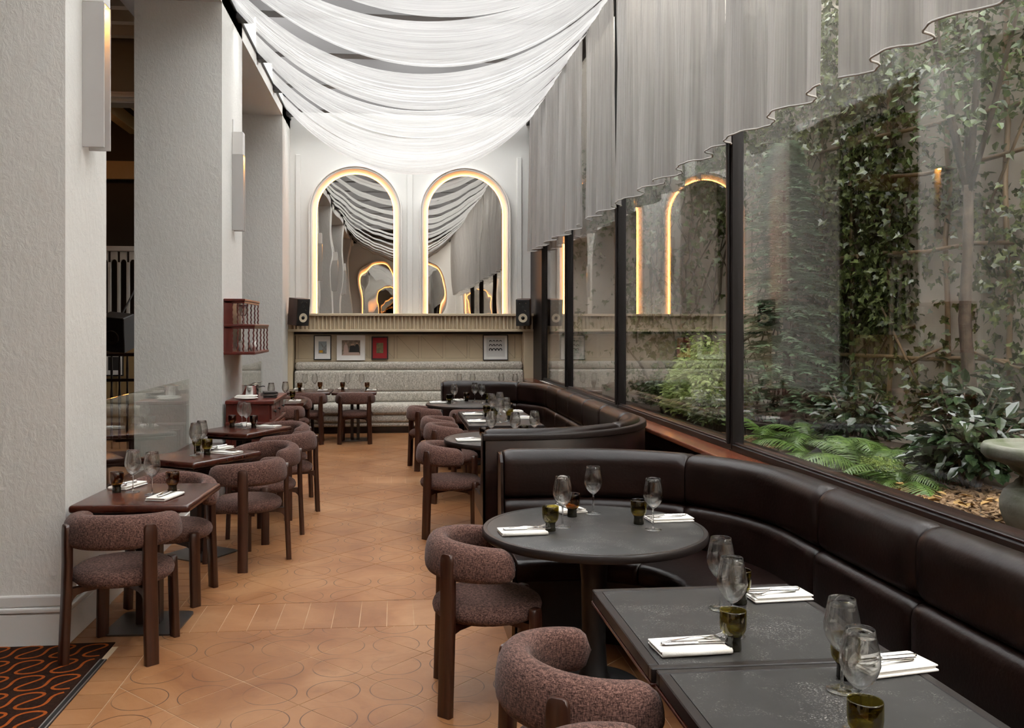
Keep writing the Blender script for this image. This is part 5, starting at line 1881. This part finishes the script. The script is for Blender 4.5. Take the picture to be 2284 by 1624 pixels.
FR = [frond_mesh(.52, .80, 1), frond_mesh(.46, .95, 2), frond_mesh(.58, .72, 3), frond_mesh(.40, 1.05, 4)]
FERN = [
    (2.99, 5.38, 'green fern with arching fronds closest to the glass beside the garden spotlight'),
    (3.00, 4.98, 'green fern nearest the bark chips'),
    (3.15, 5.78, 'tall green fern in the middle of the fern bed'),
    (2.98, 6.12, 'green fern behind the garden spotlight'),
    (3.25, 6.60, 'green fern at the back of the bed near the conifer'),
    (2.98, 6.78, 'small green fern beside the window mullion'),
    (3.40, 5.55, 'green fern below the forked tree'),
    (3.15, 5.20, 'low green fern between the two glossy shrubs'),
    (3.55, 6.05, 'green fern against the canes of the trellis'),
]
for i, (x, y, lab) in enumerate(FERN):
    f = thing('fern', lab, 'fern', (x, y, ZG), rnd(0, 6), 'ferns in the courtyard')
    n = 11
    for k in range(n):
        o = obj('frond', FR[(k + i) % 4], None, f)
        o.rotation_euler = (rnd(-.25, .25), rnd(-.35, .25), 2 * PI * k / n + rnd(-.2, .2))
        s_ = rnd(.75, 1.1)
        o.scale = (s_, s_, s_)

# ---- bark chips and fallen leaves
mb = MB()
for _ in range(2300):
    if random.random() < .72:
        x, y = rnd(2.57, 3.45), rnd(3.3, 5.1)
    else:
        x, y = rnd(2.57, 3.0), rnd(6.6, 7.6)
    mb.rot = 0
    M = Tm(x, y, ZG + rnd(.0, .014), rnd(0, 6.3), rnd(-.5, .5), rnd(-.5, .5))
    a, b, c_ = rnd(.010, .026), rnd(.006, .013), rnd(.002, .006)
    mb.box(-a, a, -b, b, -c_, c_, M)
tag(obj('bark_chips', mb, 'chip'), 'brown bark chips scattered over the courtyard soil', 'bark chips', kind='stuff')
Lf_ = Leaves()
for _ in range(60):
    p = Vector((rnd(2.6, 3.2), rnd(3.6, 5.6), ZG + rnd(.015, .035)))
    Lf_.leaf(p, Vector((gauss(0, 1), gauss(0, 1), gauss(0, .15))), Vector((gauss(0, .3), gauss(0, .3), 1)), rnd(.05, .09), rnd(.03, .045))
tag(Lf_.build('fallen_leaves', 'dryleaf'), 'dry yellow fallen leaves on the bark chips', 'leaves', kind='stuff')

# ---- garden spotlight
sp = thing('garden_spotlight', 'small black garden spotlight among the ferns', 'spotlight', (2.68, 5.50, ZG))
obj('spike', MB().tube([(0, 0, -.02), (0, 0, .06)], .008, 8), 'black', sp)
obj('head', MB().lathe([(0.0, -0.07), (0.030, -0.07), (0.036, -0.06), (0.036, 0.065), (0.040, 0.07), (0.036, 0.075), (0.031, 0.07), (0.031, 0.05), (0.0, 0.05)], 24, Tm(.02, 0.02, .085, R(-25), R(-15), R(52))), PM('spot_grey', (0.05, 0.05, 0.05), .35, .6), sp, 40)

# ---- stone urn
ur = thing('stone_urn', 'mossy stone urn on the bark chips at the window edge', 'urn', (2.93, 3.70, ZG))
obj('bowl', MB().lathe([(0.0, 0.262), (0.11, 0.262), (0.125, 0.275), (0.15, 0.29), (0.165, 0.31), (0.20, 0.325), (0.255, 0.345), (0.272, 0.365), (0.272, 0.395), (0.262, 0.41), (0.23, 0.41), (0.215, 0.39), (0.0, 0.36)], 48), 'stone', ur, 60)
obj('stem', MB().lathe([(0.0, 0.232), (0.14, 0.232), (0.132, 0.245), (0.118, 0.255), (0.118, 0.263), (0.0, 0.263)], 40), 'stone', ur, 60)
obj('pedestal', MB().lathe([(0.16, -.02), (0.17, 0.0), (0.165, 0.03), (0.182, 0.06), (0.197, 0.11), (0.198, 0.15), (0.182, 0.195), (0.15, 0.225), (0.138, 0.233), (0.0, 0.233)], 48), 'stone', ur, 60)
